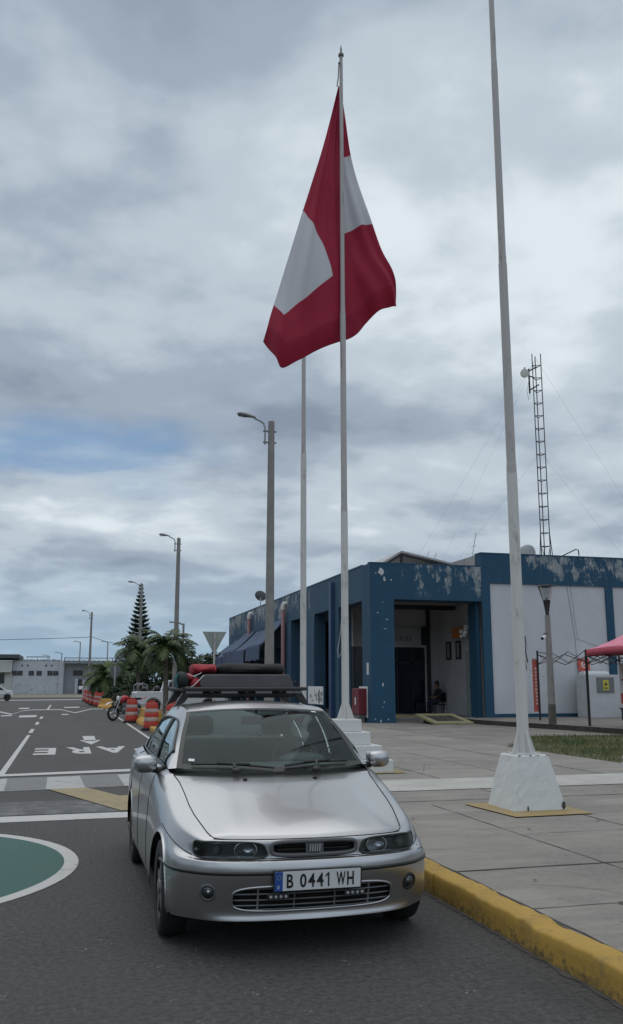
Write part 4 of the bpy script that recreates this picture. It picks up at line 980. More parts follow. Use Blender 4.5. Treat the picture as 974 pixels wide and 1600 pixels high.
# ================================================================== MOTORCYCLE
def wheel_mb(r, tr, cx, n=24):
    m = MB(); rows = []
    for k in range(n+1):
        a = 2*math.pi*k/n; c_ = Vector((cx, 0, r))
        rows.append([c_+Vector((math.cos(a)*(r-tr+tr*math.cos(q)), tr*.9*math.sin(q), math.sin(a)*(r-tr+tr*math.cos(q)))) for q in [2*math.pi*j/8 for j in range(9)]])
    m.grid(rows); return m
t = thing('motorcycle', 'red off-road motorcycle parked at the road edge beside the barrels', 'motorcycle', (1.98, 40.3, 0), R(38))
for cx in (0, 1.38):
    w = wheel_mb(.33, .055, cx).build('wheel', M_RUB, t, smooth=True, weld=.001)
    m = MB()
    for k in range(9): a = math.pi*k/9; m.tube([(cx+.27*math.cos(a), 0, .33+.27*math.sin(a)), (cx-.27*math.cos(a), 0, .33-.27*math.sin(a))], .006, 4)
    m.tube([(cx, -.06, .33), (cx, .06, .33)], .06, 8); m.build('spokes', M_GALV, w)
m = MB()
for s_ in (-.09, .09): m.tube([(0, s_, .33), (.34, s_, 1.02)], .025, 6)
m.tube([(.34, -.1, 1.0), (.34, .1, 1.0)], .03, 6); m.build('fork', M_GALV, t)
m = MB(); m.tube([(.30, -.40, 1.12), (.36, -.15, 1.08), (.36, .15, 1.08), (.30, .40, 1.12)], .016, 6); m.ball((.30, -.4, 1.12), (.04, .07, .03), 1); m.ball((.30, .4, 1.12), (.04, .07, .03), 1); m.build('handlebar', M_BLACK, t)
m = MB(); m.grid([[(-.42+.12*k, s_*.055, .70+.07*math.sin(k*.6)+.035*k*.4) for k in range(6)] for s_ in (-1, 1)]); o = m.build('front_mudguard', M_WSIGN, t); s_ = o.modifiers.new('s', 'SOLIDIFY'); s_.thickness = .015
m = MB(); m.ball((.62, 0, .94), (.27, .15, .13), 2); m.ball((.42, 0, .88), (.14, .17, .16), 2); m.build('tank', mat('red_plastic', (.42, .02, .03), .35, var=.1), t, smooth=True)
m = MB(); m.box(.72, 1.5, -.12, .12, .88, .97); m.build('seat', M_BLACK, t, bevel=.03)
m = MB(); m.hexa([(1.3, -.08, .86), (1.85, -.06, .95), (1.85, .06, .95), (1.3, .08, .86)], [(1.3, -.08, .88), (1.85, -.06, .98), (1.85, .06, .98), (1.3, .08, .88)]); m.build('rear_mudguard', MATS['red_plastic'], t)
m = MB(); m.ball((.66, 0, .45), (.20, .14, .17), 2); m.ball((.60, 0, .64), (.10, .11, .14), 2); m.tube([(.5, .12, .6), (.3, .14, .45), (.5, .15, .28), (1.0, .16, .38), (1.6, .18, .72)], .03, 7); m.build('engine', M_GREYM, t, smooth='auto')
m = MB(); m.tube([(.36, 0, .95), (.46, 0, .5), (.6, 0, .28), (.85, 0, .3), (.9, 0, .8), (.4, 0, .92)], .025, 6); m.tube([(.85, -.08, .35), (1.38, -.09, .33)], .025, 6); m.tube([(.85, .08, .35), (1.38, .09, .33)], .025, 6); m.tube([(.8, .1, .2), (.9, .25, .02)], .012, 5); m.build('frame', M_BLACK, t)
m = MB(); m.ball((.24, 0, .95), (.05, .09, .11), 2); m.build('headlight', M_WSIGN, t, smooth=True)

# ================================================================== WHITE PICKUP (side on, bed to the left)
t = thing('pickup_truck', 'white pickup truck parked side-on behind the barrels and palm', 'pickup', (3.52, 50.4, 0), R(4))
prof = [(0, .48), (0, 1.10), (.10, 1.16), (1.50, 1.16), (1.52, 1.10), (1.58, 1.18), (1.72, 1.70), (1.80, 1.76), (2.95, 1.78), (3.05, 1.74), (3.70, 1.18), (4.6, 1.08), (4.85, .95), (4.9, .5)]
arch = lambda cx: [(cx+.44*math.cos(R(a)), .40+.44*math.sin(R(a))) for a in range(10, 171, 20)]
P = prof+arch(4.0)+arch(.95)
m = MB(); m.prism([(x, -.85, z_) for x, z_ in P], (0, 1.7, 0)); m.build('body', M_WCAR, t, bevel=.03)
m = MB(); m.box(.12, 1.46, -.72, .72, 1.10, 1.165); m.build('bed', M_DARKI, t)
for nm, P in (('rear_window', [(1.70, 1.20), (1.80, 1.66), (2.30, 1.68), (2.30, 1.20)]), ('front_window', [(2.40, 1.20), (2.40, 1.68), (2.98, 1.68), (3.50, 1.20)])):
    m = MB(); m.prism([(x, -.861, z_) for x, z_ in P], (0, .008, 0)); m.build(nm, M_FARD, t)
m = MB(); m.prism([(1.56, -.5, 1.2), (1.60, .5, 1.2), (1.72, .5, 1.62), (1.70, -.5, 1.62)], (-.012, 0, 0)); m.build('cab_rear_glass', M_FARD, t)
for cx in (.95, 4.0):
    m = MB(); m.lathe([(.2, -.13), (.37, -.13), (.39, -.08), (.39, .08), (.37, .13), (.2, .13)], 22, Matrix.Translation((cx, -.72, .39)) @ Matrix.Rotation(R(90), 4, 'X')); w = m.build('wheel', M_RUB, t, smooth='auto')
    m = MB(); m.lathe([(.05, .10), (.22, .12), (.22, .135), (.05, .15)], 16, Matrix.Translation((cx, -.72, .39)) @ Matrix.Rotation(R(90), 4, 'X')); m.build('rim', M_GALV, w, smooth='auto')
m = MB()
for x in (1.98, 2.75): m.box(x, x+.18, -.885, -.851, 1.06, 1.10)
m.build('door_handle', M_BLACK, t)
m = MB()
for x, z_ in ((2.34, .55),): m.box(x, x+.012, -.856, -.851, .52, 1.75)
m.box(1.60, 1.612, -.856, -.851, .55, 1.15); m.build('door_gap', M_BLACK, t)
m = MB(); m.tube([(.1, -.78, 1.17), (.1, -.78, 1.48), (.35, -.78, 1.60), (.6, -.78, 1.48), (.6, -.78, 1.17)], .03, 6); m.tube([(.1, .78, 1.17), (.1, .78, 1.48), (.35, .78, 1.60), (.6, .78, 1.48), (.6, .78, 1.17)], .03, 6); m.build('bed_hoop', M_GALV, t)
m = MB(); m.box(-.05, .1, -.86, .86, .45, .58); m.build('rear_bumper', M_GREYM, t)
t = thing('load_bundle', 'dark bundles lying in the pickup bed', 'bundle', (4.02, 50.48, 1.165))
m = MB(); random.seed(4)
for k in range(6): m.ball((random.uniform(-.1, .85), random.uniform(-.4, .4), .10), (.18, .2, random.uniform(.12, .24)), 2)
m.build('sacks', M_BLACK, t, smooth=True)

# ================================================================== PLANTS
M_FROND = mat('palm_leaf', (0.018, 0.042, 0.010), 0.6, c2=(0.065, 0.085, 0.020), thr=(.4, .62), scale=1.4)
M_TRUNK = mat('palm_trunk', (0.13, 0.115, 0.095), .95, var=.3, scale=6, bump=.5)
M_CONIF = mat('conifer_needles', (0.014, 0.030, 0.014), .8, c2=(.03, .05, .022), thr=(.4, .65), scale=1.5)
M_LEAF = mat('broad_leaf', (0.016, 0.038, 0.013), .7, c2=(.05, .075, .024), thr=(.42, .65), scale=.9)
M_LEAF2 = mat('bright_leaf', (0.030, 0.058, 0.014), .7, c2=(.09, .115, .025), thr=(.42, .65), scale=.9)
def palm(label, x, y, h, r, seed, nf=26, mf=None, lw=1.0):
    rr = random.Random(seed); t = thing('palm_tree', label, 'palm', (x, y, 0), rr.uniform(0, 6), 'palms on the median')
    m = MB(); pts, rs = [], []
    for k in range(9): f = k/8; pts.append((.10*math.sin(f*2+seed), .06*math.sin(f*3), h*f)); rs.append(lerp(.15, .075, f)+(.012 if k % 2 else 0))
    m.tube(pts, rs, 10); m.build('trunk', M_TRUNK, t, smooth='auto')
    m = MB(); top = Vector(pts[-1])
    for k in range(nf):
        az = k*2.399+rr.uniform(-.2, .2); el = R(lerp(82, -28, (k/nf)**.85)+rr.uniform(-8, 8)); L_ = r*rr.uniform(.85, 1.1)
        n_ = 14; p = top.copy(); d_el = el; spine = [p.copy()]
        for q in range(n_):
            p = p+Vector((math.cos(az)*math.cos(d_el), math.sin(az)*math.cos(d_el), math.sin(d_el)))*L_/n_; d_el -= R(rr.uniform(5.5, 8.5)); spine.append(p.copy())
        m.tube(spine, [lerp(.022, .006, q/n_) for q in range(n_+1)], 4)
        side = Vector((-math.sin(az), math.cos(az), 0))
        for q in range(2, n_+1):
            for sub in (0, .5):
                c_ = spine[q-1].lerp(spine[q], sub); tg = (spine[q]-spine[q-1]).normalized(); f = (q+sub)/n_
                ll = r*.30*math.sin(math.pi*min(1, f*.86+.10))*rr.uniform(.8, 1.1)+.06
                for s_ in (-1, 1):
                    dv = (side*s_*.85+tg*.55+Vector((0, 0, -rr.uniform(.15, .55)))).normalized(); wv = tg*.022*lw
                    mid_ = c_+dv*ll*.55+Vector((0, 0, .02)); tip = c_+dv*ll+Vector((0, 0, -.12*ll))
                    m.quad(c_-wv, c_+wv, mid_+wv*.9, mid_-wv*.9); m.quad(mid_-wv*.9, mid_+wv*.9, tip+wv*.15, tip-wv*.15)
    m.build('crown', mf or M_FROND, t, recalc=False)
palm('largest palm with a slim trunk, in front of the white pickup', 4.62, 44.6, 3.35, 1.75, 1, 20, lw=1.5)
palm('palm behind the large one, before the third street lamp', 4.25, 58.0, 3.6, 2.2, 2, 20, lw=1.6)
palm('small bright low palm at the left end of the planting', 2.75, 68.5, 2.1, 2.2, 3, 24, M_LEAF2, 2.0)
palm('small palm left of the conifer trunk', 3.7, 72.5, 2.0, 2.0, 5, 22, M_LEAF2, 2.0)
# tiered conifer
t = thing('conifer', 'tall dark tiered conifer with upswept branches behind a street lamp', 'tree', (7.0, 95, 0))
m = MB(); m.lathe([(.22, 0), (.03, 12.0)], 10); m.build('trunk', M_TRUNK, t, smooth='auto')
m = MB(); rr = random.Random(5); z_ = 2.2
while z_ < 11.9:
    f = (z_-2.2)/9.8; Lb = lerp(2.35, .14, f**.9)*rr.uniform(.92, 1.05); nb = 11 if f < .6 else 8; a0 = rr.uniform(0, 6)
    for k in range(nb):
        a = a0+6.283*k/nb+rr.uniform(-.15, .15); pts = [Vector((0, 0, z_))]; e = R(2)
        for q in range(6): e += R(5); pts.append(pts[-1]+Vector((math.cos(a)*math.cos(e), math.sin(a)*math.cos(e), math.sin(e)))*Lb*rr.uniform(.95, 1.05)/6)
        m.tube(pts, [.08, .13, .14, .13, .12, .10, .03], 5)
        for q in range(1, 7):
            for s_ in (-1, 1):
                sd_ = Vector((-math.sin(a)*s_, math.cos(a)*s_, .35)).normalized(); tg = pts[q]-pts[q-1]
                l_ = .32*Lb*(1-q/8)+.1; m.quad(pts[q]-tg*.25, pts[q]+tg*.25, pts[q]+tg*.6+sd_*l_, pts[q]+tg*.2+sd_*l_)
    z_ += lerp(.56, .38, f)
m.build('crown', M_CONIF, t, recalc=False)
def leafy(name, label, x, y, z0, r, n, mm, seed, trunk=True, size=.16, group=None, cat='tree'):
    rr = random.Random(seed); t = thing(name, label, cat, (x, y, 0), 0, group)
    if trunk:
        m = MB(); m.tube([(0, 0, 0), (.1, 0, z0*.5), (0, .05, z0)], [.14, .11, .07], 8)
        for k in range(5): a = k*1.3; m.tube([(0, .03, z0*.7), (r[0]*.5*math.cos(a), r[1]*.5*math.sin(a), z0+.2*r[2])], [.06, .02], 6)
        m.build('trunk', M_TRUNK, t)
    m = MB(); cl = [(Vector((rr.gauss(0, .45)*r[0], rr.gauss(0, .45)*r[1], z0+rr.gauss(0, .42)*r[2])), rr.uniform(.25, .5)) for _ in range(22)]
    for k in range(n):
        c_, s_ = rr.choice(cl); d = Vector((rr.gauss(0, 1), rr.gauss(0, 1), rr.gauss(0, 1))).normalized()
        p = c_+Vector((d.x*r[0], d.y*r[1], d.z*r[2]))*s_*rr.uniform(.55, 1.0)
        if p.z < .05: continue
        u = Vector((rr.gauss(0, 1), rr.gauss(0, 1), rr.gauss(0, .6))).normalized(); v = u.orthogonal().normalized(); w = size*rr.uniform(.6, 1.3)
        m.quad(p-u*w, p-v*w*.5, p+u*w, p+v*w*.5)
    m.build('foliage', mm, t, recalc=False)
leafy('leafy_tree', 'round dark green tree behind the give way sign', 8.3, 62, 2.3, (1.5, 1.5, 1.25), 5200, M_LEAF, 31, True, .15)
leafy('leafy_tree', 'low dark leafy tree filling the gap under the palms', 5.0, 66, 1.7, (1.6, 1.3, 1.0), 2400, M_LEAF, 32, True, .15)
leafy('leafy_tree', 'dark green tree between the palms and the blue awnings', 7.0, 64, 2.2, (1.4, 1.4, 1.5), 3600, M_LEAF, 36, True, .15)
leafy('shrub', 'bright green shrub under the small far palm', 3.35, 74, .9, (1.1, 1.0, .8), 2200, M_LEAF2, 33, False, .14, 'shrubs on the median', 'shrub')
leafy('shrub', 'dark low shrub beside the far road sign', 3.6, 61.5, .7, (.9, .9, .7), 1800, M_LEAF, 34, False, .12, 'shrubs on the median', 'shrub')
leafy('shrub', 'low reddish-brown shrub beside the pickup tail', 3.15, 54.0, .55, (.45, .5, .7), 1100, mat('red_leaf', (.06, .035, .022), .8, c2=(.03, .05, .02), thr=(.4, .6)), 35, False, .09, 'shrubs on the median', 'shrub')
m = MB(); m.poly([(2.9, 43), (4.2, 40), (7.5, 42), (8.3, 47.8), (7.0, 49.0), (3.2, 48.2)], .10); m.poly([(2.9, 53.0), (8.2, 53.0), (8.4, 84), (3.6, 84), (2.9, 66)], .10)
struct(m.build('median_grass', mat('median_lawn', (.045, .060, .022), .95, c2=(.085, .08, .035), thr=(.4, .65), scale=1.2, bump=.5)))

# ================================================================== FAR END OF THE ROAD
m = MB(); m.poly([(-40, 112), (2.3, 104), (12, 100), (40, 100), (40, 139.9), (-40, 139.9)], .05); struct(m.build('far_verge', mat('dry_verge', (.17, .155, .12), .95, var=.3, scale=.4)))
FO = Vector((-8, 140, 0)); t = thing('pale_building', 'long pale far building with small dark windows across the road end', 'building', FO)
def lo2(mb): return xf(mb, Matrix.Translation(-FO))
m = MB(); m.box(-7.85, -1.2, 140, 152, 0, 4.9); m.box(-1.2, -.55, 139.7, 152, 0, 4.95); lo2(m).build('wall', M_FARW, t)
m = MB(); m.box(-30, -7.85, 139.8, 152, 0, 3.2); m.box(-30, -7.86, 139.0, 152, 3.2, 4.85); lo2(m).build('left_wing', mat('cream_render', (.44, .45, .43), .85, var=.08, scale=.6), t)
m = MB(); m.box(-30, -6.9, 138.6, 152, 5.2, 5.75); lo2(m).build('flat_roof', mat('dark_roof', (.06, .075, .085), .7, var=.2), t)
m = MB(); m.box(-7.9, -1.0, 139.94, 152, 4.9, 5.0); random.seed(3)
for k in range(30): x = random.uniform(-7.8, -1.2); m.box(x, x+.12, 139.95, 140.1, 5.0, 5.0+random.uniform(.03, .14))
lo2(m).build('parapet', M_GREYC, t)
for x in (-7.55, -6.75, -5.15, -4.05, -2.5, -1.7):
    m = MB(); m.box(x-.36, x+.36, 139.93, 139.998, 2.75, 3.42); w_ = lo2(m).build('window', M_FARD, t)
    m = MB(); m.box(x-.02, x+.02, 139.90, 139.929, 2.75, 3.42); lo2(m).build('mullion', M_GREYM, w_)
m = MB()
for x in (-6.5, -5.7, -3.1, -2.3): m.lathe([(.13, 0), (.13, .05)], 10, Matrix.Translation((x, 139.98, 4.2)) @ Matrix.Rotation(R(90), 4, 'X'))
lo2(m).build('vent', M_FARD, t)
m = MB(); m.box(-9.7, -8.85, 139.72, 139.798, 1.6, 3.0); lo2(m).build('window', M_FARD, t)
m = MB(); random.seed(19)
for k in range(60): x, z_ = random.uniform(-7.5, -1.3), abs(random.gauss(.9, .5)); m.quad((x, 139.995, z_), (x+random.uniform(.05, .4), 139.995, z_), (x+random.uniform(.05, .3), 139.995, z_+random.uniform(.05, .25)), (x, 139.995, z_+.1))
lo2(m).build('wall_stain', mat('far_stain', (.33, .34, .37), .9, var=.1), t)
m = MB(); m.box(-.55, 9.5, 140.3, 152, 0, 4.6); lo2(m).build('right_wing', mat('grey_far_render', (.24, .25, .275), .85, var=.08, scale=.4), t)
m = MB(); m.box(.8, 2.2, 140.22, 140.298, 2.75, 3.5); lo2(m).build('dark_sign', M_FARD, t); m = MB(); m.box(1.6, 2.2, 140.23, 140.298, 0, 2.2); m.box(3.0, 3.8, 140.23, 140.298, 0, 2.4); lo2(m).build('doorway', M_FARD, t)
m = MB(); m.box(2.2, 2.95, 140.1, 140.298, 0, 2.1); m.box(1.1, 1.55, 140.1, 140.298, 0, 2.3); lo2(m).build('pale_door', M_FARW, t)
m = MB()
for x in (-.5, 3.0, 6.4, 9.4): m.box(x-.06, x+.06, 138.6, 138.72, 0, 5.3)
for zz_ in (4.85, 5.3): m.box(-.6, 9.5, 138.55, 138.65, zz_-.05, zz_+.05)
for k in range(14): m.tube([(-.6+k*.72, 138.6, 4.85), (-.24+k*.72, 138.6, 5.3), (.12+k*.72, 138.6, 4.85)], .03, 4)
lo2(m).build('roof_truss', M_GREYM, t); m = MB(); m.box(-.6, 9.5, 138.7, 144, 4.72, 4.80); lo2(m).build('canopy_roof', M_WSIGN, t)
m = MB(); m.box(-6.2, -3.0, 146, 146.1, 5.55, 5.68)
for x in (-6.1, -4.6, -3.1): m.tube([(x, 146, 4.9), (x, 146, 5.6)], .03, 4)
lo2(m).build('roof_rail', M_GREYM, t)
# white car crossing far left
t = thing('white_car', 'small white sedan far away at the left edge of the road', 'car', (-5.35, 89.5, 0), R(6))
P = [(-3.6, .35), (-3.7, .75), (-3.0, .88), (-2.2, .95), (-1.65, 1.40), (-.75, 1.42), (-.1, 1.0), (.42, .92), (.52, .62), (.48, .35)]+[(0+.34*math.cos(R(a)), .33+.34*math.sin(R(a))) for a in range(10, 171, 20)]+[(-2.55+.34*math.cos(R(a)), .33+.34*math.sin(R(a))) for a in range(10, 171, 20)]
m = MB(); m.prism([(x, -.8, z_) for x, z_ in P], (0, 1.6, 0)); m.build('body', M_WCAR, t, bevel=.05)
for P in ([(-1.15, .98), (-1.15, 1.34), (-.78, 1.34), (-.28, .99)], [(-2.0, .98), (-1.62, 1.33), (-1.22, 1.34), (-1.22, .98)]):
    m = MB(); m.prism([(x, -.812, z_) for x, z_ in P], (0, .008, 0)); m.build('window', M_FARD, t)
for cx in (0, -2.55):
    m = MB(); m.lathe([(.12, -.1), (.31, -.1), (.31, .1), (.12, .1)], 18, Matrix.Translation((cx, -.71, .31)) @ Matrix.Rotation(R(90), 4, 'X')); m.build('wheel', M_RUB, t, smooth='auto')
m = MB(); m.box(-3.4, .3, -.808, -.801, .52, .58); m.build('side_trim', M_BLACK, t)

# ================================================================== PEOPLE (skinned continuous bodies)
def skin_body(joints, edges, root, parent, name, m_, lv=2):
    me = bpy.data.meshes.new(name); me.from_pydata([j[0] for j in joints], edges, []); o = bpy.data.objects.new(name, me); COL.objects.link(o)
    o.modifiers.new('skin', 'SKIN'); sb = o.modifiers.new('sub', 'SUBSURF'); sb.levels = sb.render_levels = lv
    for v, j in zip(me.skin_vertices[0].data, joints): v.radius = j[1] if isinstance(j[1], tuple) else (j[1], j[1])
    me.skin_vertices[0].data[root].use_root = True
    me.materials.append(m_); o.parent = parent; return o
M_SKIN = mat('skin', (.20, .11, .075), .6, var=.1); M_DCLOTH = mat('black_clothes', (.014, .014, .018), .85, var=.3); M_HAIR = mat('dark_hair', (.010, .008, .007), .6, var=.3); M_JEAN = mat('navy_trousers', (.022, .026, .045), .85, var=.3)
def clothes(o, fn):          # give faces of a body mesh its clothing material after evaluating the skin
    dg = bpy.context.evaluated_depsgraph_get(); me = bpy.data.meshes.new_from_object(o.evaluated_get(dg)); o.modifiers.clear(); o.data = me
    me.materials.clear()
    for q in (M_SKIN, M_DCLOTH, M_JEAN, M_HAIR): me.materials.append(q)
    for p in me.polygons: p.material_index = fn(p.center); p.use_smooth = True
# sitting person: x = left, faces -x, seat at .45
t = thing('seated_person', 'person in black clothes with dark hair sitting on a chair by the porch wall', 'person', (15.46, 36.62, .30), R(10))
J = [((.0, 0, .53), .13), ((.03, 0, .75), .125), ((.02, 0, .98), .13), ((-.01, 0, 1.06), .06), ((-.05, 0, 1.13), .055), ((-.07, 0, 1.22), (.085, .10)), ((-.065, 0, 1.31), (.075, .085)),
     ((.02, .17, .99), .062), ((-.05, .23, .76), .045), ((-.27, .14, .70), .035), ((-.34, .10, .71), .03),
     ((.02, -.17, .99), .062), ((-.05, -.23, .76), .045), ((-.27, -.14, .70), .035), ((-.34, -.10, .71), .03),
     ((-.08, .10, .52), .095), ((-.44, .13, .52), .072), ((-.42, .13, .10), .045), ((-.56, .14, .05), .038),
     ((-.08, -.10, .52), .095), ((-.44, -.13, .52), .072), ((-.40, -.13, .10), .045), ((-.54, -.14, .05), .038)]
Ed = [(0,1),(1,2),(2,3),(3,4),(4,5),(5,6),(2,7),(7,8),(8,9),(9,10),(2,11),(11,12),(12,13),(13,14),(0,15),(15,16),(16,17),(17,18),(0,19),(19,20),(20,21),(21,22)]
body = skin_body(J, Ed, 0, t, 'body', M_SKIN)
clothes(body, lambda c_: 0 if (c_.z > 1.07 or (c_.z < .80 and c_.x < -.20 and c_.z > .62)) else (2 if c_.z < .62 and c_.z > .1 else 1))
m = MB(); m.ball((-.045, 0, 1.30), (.105, .095, .105), 2); m.ball((-.0, 0, 1.22), (.065, .09, .11), 2); m.build('hair', M_HAIR, t, smooth=True)
m = MB(); m.ball((-.155, 0, 1.235), (.02, .014, .02), 1); m.ball((-.145, .04, 1.26), .010, 1); m.ball((-.145, -.04, 1.26), .010, 1); m.build('face', M_SKIN, t, smooth=True)
for s_ in (1, -1):
    m = MB()
    for k in range(4): m.tube([(-.34, s_*(.085+.018*k), .70), (-.385, s_*(.08+.018*k), .70), (-.41, s_*(.075+.018*k), .675-.003*k)], [.010, .0095, .007], 5)
    m.tube([(-.33, s_*.07, .71), (-.355, s_*.05, .715), (-.375, s_*.045, .70)], [.011, .010, .008], 5); m.build('fingers', M_SKIN, t, smooth=True)
t = thing('black_chair', 'black chair with slim legs under the seated person', 'chair', (15.49, 36.62, .30), R(10))
m = MB(); m.box(-.24, .22, -.23, .23, .38, .42); m.build('seat', M_BLACK, t, bevel=.015)
m = MB(); m.box(.20, .24, -.22, .22, .5, .88); m.build('backrest', M_BLACK, t, bevel=.015)
for x in (-.21, .2):
    for y in (-.2, .2): m = MB(); m.tube([(x, y, 0), (x, y, .5 if x > 0 else .38)], .014, 6); m.build('leg', M_LGREY, t)
t = thing('standing_person', 'tiny far person in dark clothes with a white bag by the far grey doorway', 'person', (1.95, 133, 0.05), R(180))
J = [((0, 0, .92), .13), ((0, 0, 1.15), .12), ((0, 0, 1.38), .13), ((0, 0, 1.48), .06), ((0, 0, 1.56), .06), ((0, .01, 1.66), .085), ((0, .01, 1.74), .07),
     ((.19, 0, 1.38), .06), ((.25, .02, 1.10), .045), ((.26, .10, .86), .035), ((.26, .12, .78), .032), ((-.19, 0, 1.38), .06), ((-.25, .02, 1.10), .045), ((-.26, .10, .86), .035), ((-.26, .12, .78), .032),
     ((.1, 0, .88), .095), ((.11, .01, .48), .07), ((.11, -.01, .08), .045), ((.11, .13, .04), .04), ((-.1, 0, .88), .095), ((-.11, .01, .48), .07), ((-.11, -.01, .08), .045), ((-.11, .13, .04), .04)]
body = skin_body(J, Ed, 0, t, 'body', M_SKIN, 1); clothes(body, lambda c_: 0 if (c_.z > 1.5 or (c_.z < .9 and abs(c_.x) > .22)) else (2 if c_.z < .9 else 1))
m = MB(); m.ball((0, -.02, 1.72), (.09, .10, .09), 1); m.build('hair', M_HAIR, t)
m = MB(); m.box(-.36, .36, .14, .34, .70, 1.18); o = m.build('carried_bag', M_WSIGN, None, bevel=.06); o.location = (1.95, 132.9, .05); o.rotation_euler = (0, 0, R(180)); tag(o, 'white bag held in front of the tiny far person', 'bag')
# ================================================================== SILVER SEDAN  (local: x right in the photo, y rearwards, front axle at y=0)
CX, CY = 1.492, 6.20
car = thing('parked_car', 'silver four-door sedan with loaded black roof rack parked along the yellow kerb', 'car', (CX, CY, 0))
g = G('silver_paint', 0.30)
g.b.inputs['Metallic'].default_value = 0.94; g.b.inputs['Coat Weight'].default_value = 0.45; g.b.inputs['Coat Roughness'].default_value = 0.05
ob = g.tc.outputs['Object']
n1 = g.noise(1.0, 2, .5, src=ob); n2 = g.noise(400, 1, .5, src=ob); n3 = g.noise(9, 6, .75, src=ob)
c = g.mix(g.ramp(n1, .3, .7), (.40, .402, .408), (.44, .442, .448)); c = g.mix(g.ramp(n2, .3, .7, 0, .25), c, (.47, .47, .475))
M_SILV = g.done(c, None, rough=None)
M_PLAST = mat('grey_plastic', (.085, .088, .092), .5, var=.1, scale=8)
M_BPLAST = mat('black_plastic', (.014, .014, .015), .5, var=.25, scale=10, bump=.05)
M_TRIM = mat('dark_trim', (.010, .014, .013), .4, var=.2, scale=8)
M_CHROME = mat('reflector_chrome', (.80, .81, .83), .22, .85, var=.04)
M_LAMPIN = mat('headlight_housing', (.06, .063, .068), .35, .3, var=.2, scale=8)
M_SEAT = mat('seat_cloth', (.05, .058, .064), .9, var=.2, scale=12)
M_DASH = mat('dashboard_plastic', (.055, .064, .066), .7, var=.15, scale=9)
M_PLATEW = mat('plate_white', (.62, .62, .62), .4, var=.04, scale=5)
M_PLATEB = mat('plate_blue', (.018, .075, .30), .4, var=.05)
M_WELL = mat('wheel_well', (.008, .008, .008), .95, var=.2)

# outline stations (right half), each: 8 levels from the top edge down to the lip, (x, y, z)
ST = [
 [(0.000,-0.680,0.658),(0.000,-0.700,0.648),(0.000,-0.706,0.556),(0.000,-0.744,0.540),(0.000,-0.757,0.468),(0.000,-0.734,0.370),(0.000,-0.705,0.262),(0.000,-0.713,0.209)],
 [(0.270,-0.664,0.658),(0.270,-0.690,0.648),(0.270,-0.698,0.556),(0.270,-0.730,0.540),(0.270,-0.742,0.468),(0.270,-0.720,0.370),(0.270,-0.692,0.262),(0.270,-0.698,0.209)],
 [(0.450,-0.630,0.658),(0.450,-0.652,0.648),(0.450,-0.662,0.556),(0.450,-0.700,0.540),(0.450,-0.712,0.468),(0.450,-0.690,0.370),(0.450,-0.662,0.262),(0.450,-0.668,0.209)],
 [(0.560,-0.590,0.660),(0.595,-0.598,0.648),(0.600,-0.604,0.556),(0.600,-0.646,0.540),(0.605,-0.655,0.468),(0.607,-0.634,0.370),(0.603,-0.606,0.262),(0.590,-0.613,0.209)],
 [(0.609,-0.545,0.674),(0.671,-0.535,0.649),(0.691,-0.530,0.558),(0.705,-0.564,0.541),(0.715,-0.572,0.468),(0.718,-0.557,0.370),(0.710,-0.532,0.265),(0.690,-0.526,0.207)],
 [(0.640,-0.400,0.715),(0.728,-0.385,0.690),(0.781,-0.375,0.600),(0.812,-0.404,0.545),(0.824,-0.410,0.468),(0.828,-0.392,0.370),(0.831,-0.364,0.265),(0.814,-0.361,0.204)],
 [(0.678,-0.150,0.782),(0.776,-0.120,0.748),(0.833,-0.100,0.660),(0.860,-0.090,0.560),(0.870,-0.080,0.470),(0.872,-0.070,0.370),(0.872,-0.060,0.265),(0.854,-0.050,0.197)],
 [(0.702,0.300,0.905),(0.805,0.320,0.858),(0.854,0.330,0.740),(0.875,0.330,0.600),(0.882,0.340,0.480),(0.882,0.350,0.370),(0.880,0.360,0.265),(0.865,0.370,0.195)],
 [(0.752,0.660,0.962),(0.826,0.700,0.918),(0.866,0.710,0.780),(0.878,0.720,0.620),(0.882,0.720,0.480),(0.878,0.720,0.370),(0.870,0.720,0.265),(0.848,0.720,0.195)],
 [(0.769,1.500,0.955),(0.839,1.500,0.912),(0.871,1.500,0.780),(0.880,1.500,0.620),(0.883,1.500,0.480),(0.879,1.500,0.370),(0.871,1.500,0.265),(0.847,1.500,0.195)],
 [(0.769,2.200,0.962),(0.839,2.200,0.920),(0.871,2.200,0.780),(0.880,2.200,0.620),(0.883,2.200,0.480),(0.879,2.200,0.370),(0.871,2.200,0.265),(0.847,2.200,0.195)],
 [(0.757,2.700,0.975),(0.830,2.700,0.930),(0.867,2.700,0.780),(0.877,2.700,0.620),(0.880,2.700,0.480),(0.876,2.700,0.370),(0.868,2.700,0.265),(0.845,2.700,0.200)],
 [(0.738,3.000,0.980),(0.806,3.020,0.930),(0.845,3.050,0.780),(0.858,3.060,0.620),(0.862,3.070,0.480),(0.858,3.070,0.370),(0.850,3.060,0.270),(0.825,3.050,0.215)],
 [(0.667,3.360,0.965),(0.729,3.400,0.915),(0.765,3.420,0.780),(0.790,3.450,0.600),(0.798,3.470,0.480),(0.794,3.470,0.370),(0.785,3.450,0.280),(0.760,3.420,0.230)],
 [(0.450,3.460,0.968),(0.470,3.520,0.920),(0.490,3.550,0.780),(0.510,3.610,0.600),(0.515,3.630,0.480),(0.510,3.630,0.370),(0.505,3.610,0.285),(0.490,3.570,0.240)],
 [(0.000,3.500,0.972),(0.000,3.555,0.925),(0.000,3.590,0.780),(0.000,3.650,0.600),(0.000,3.670,0.480),(0.000,3.670,0.370),(0.000,3.650,0.285),(0.000,3.600,0.240)]
]
STV = [[Vector(p) for p in s] for s in ST]
_cc = {}
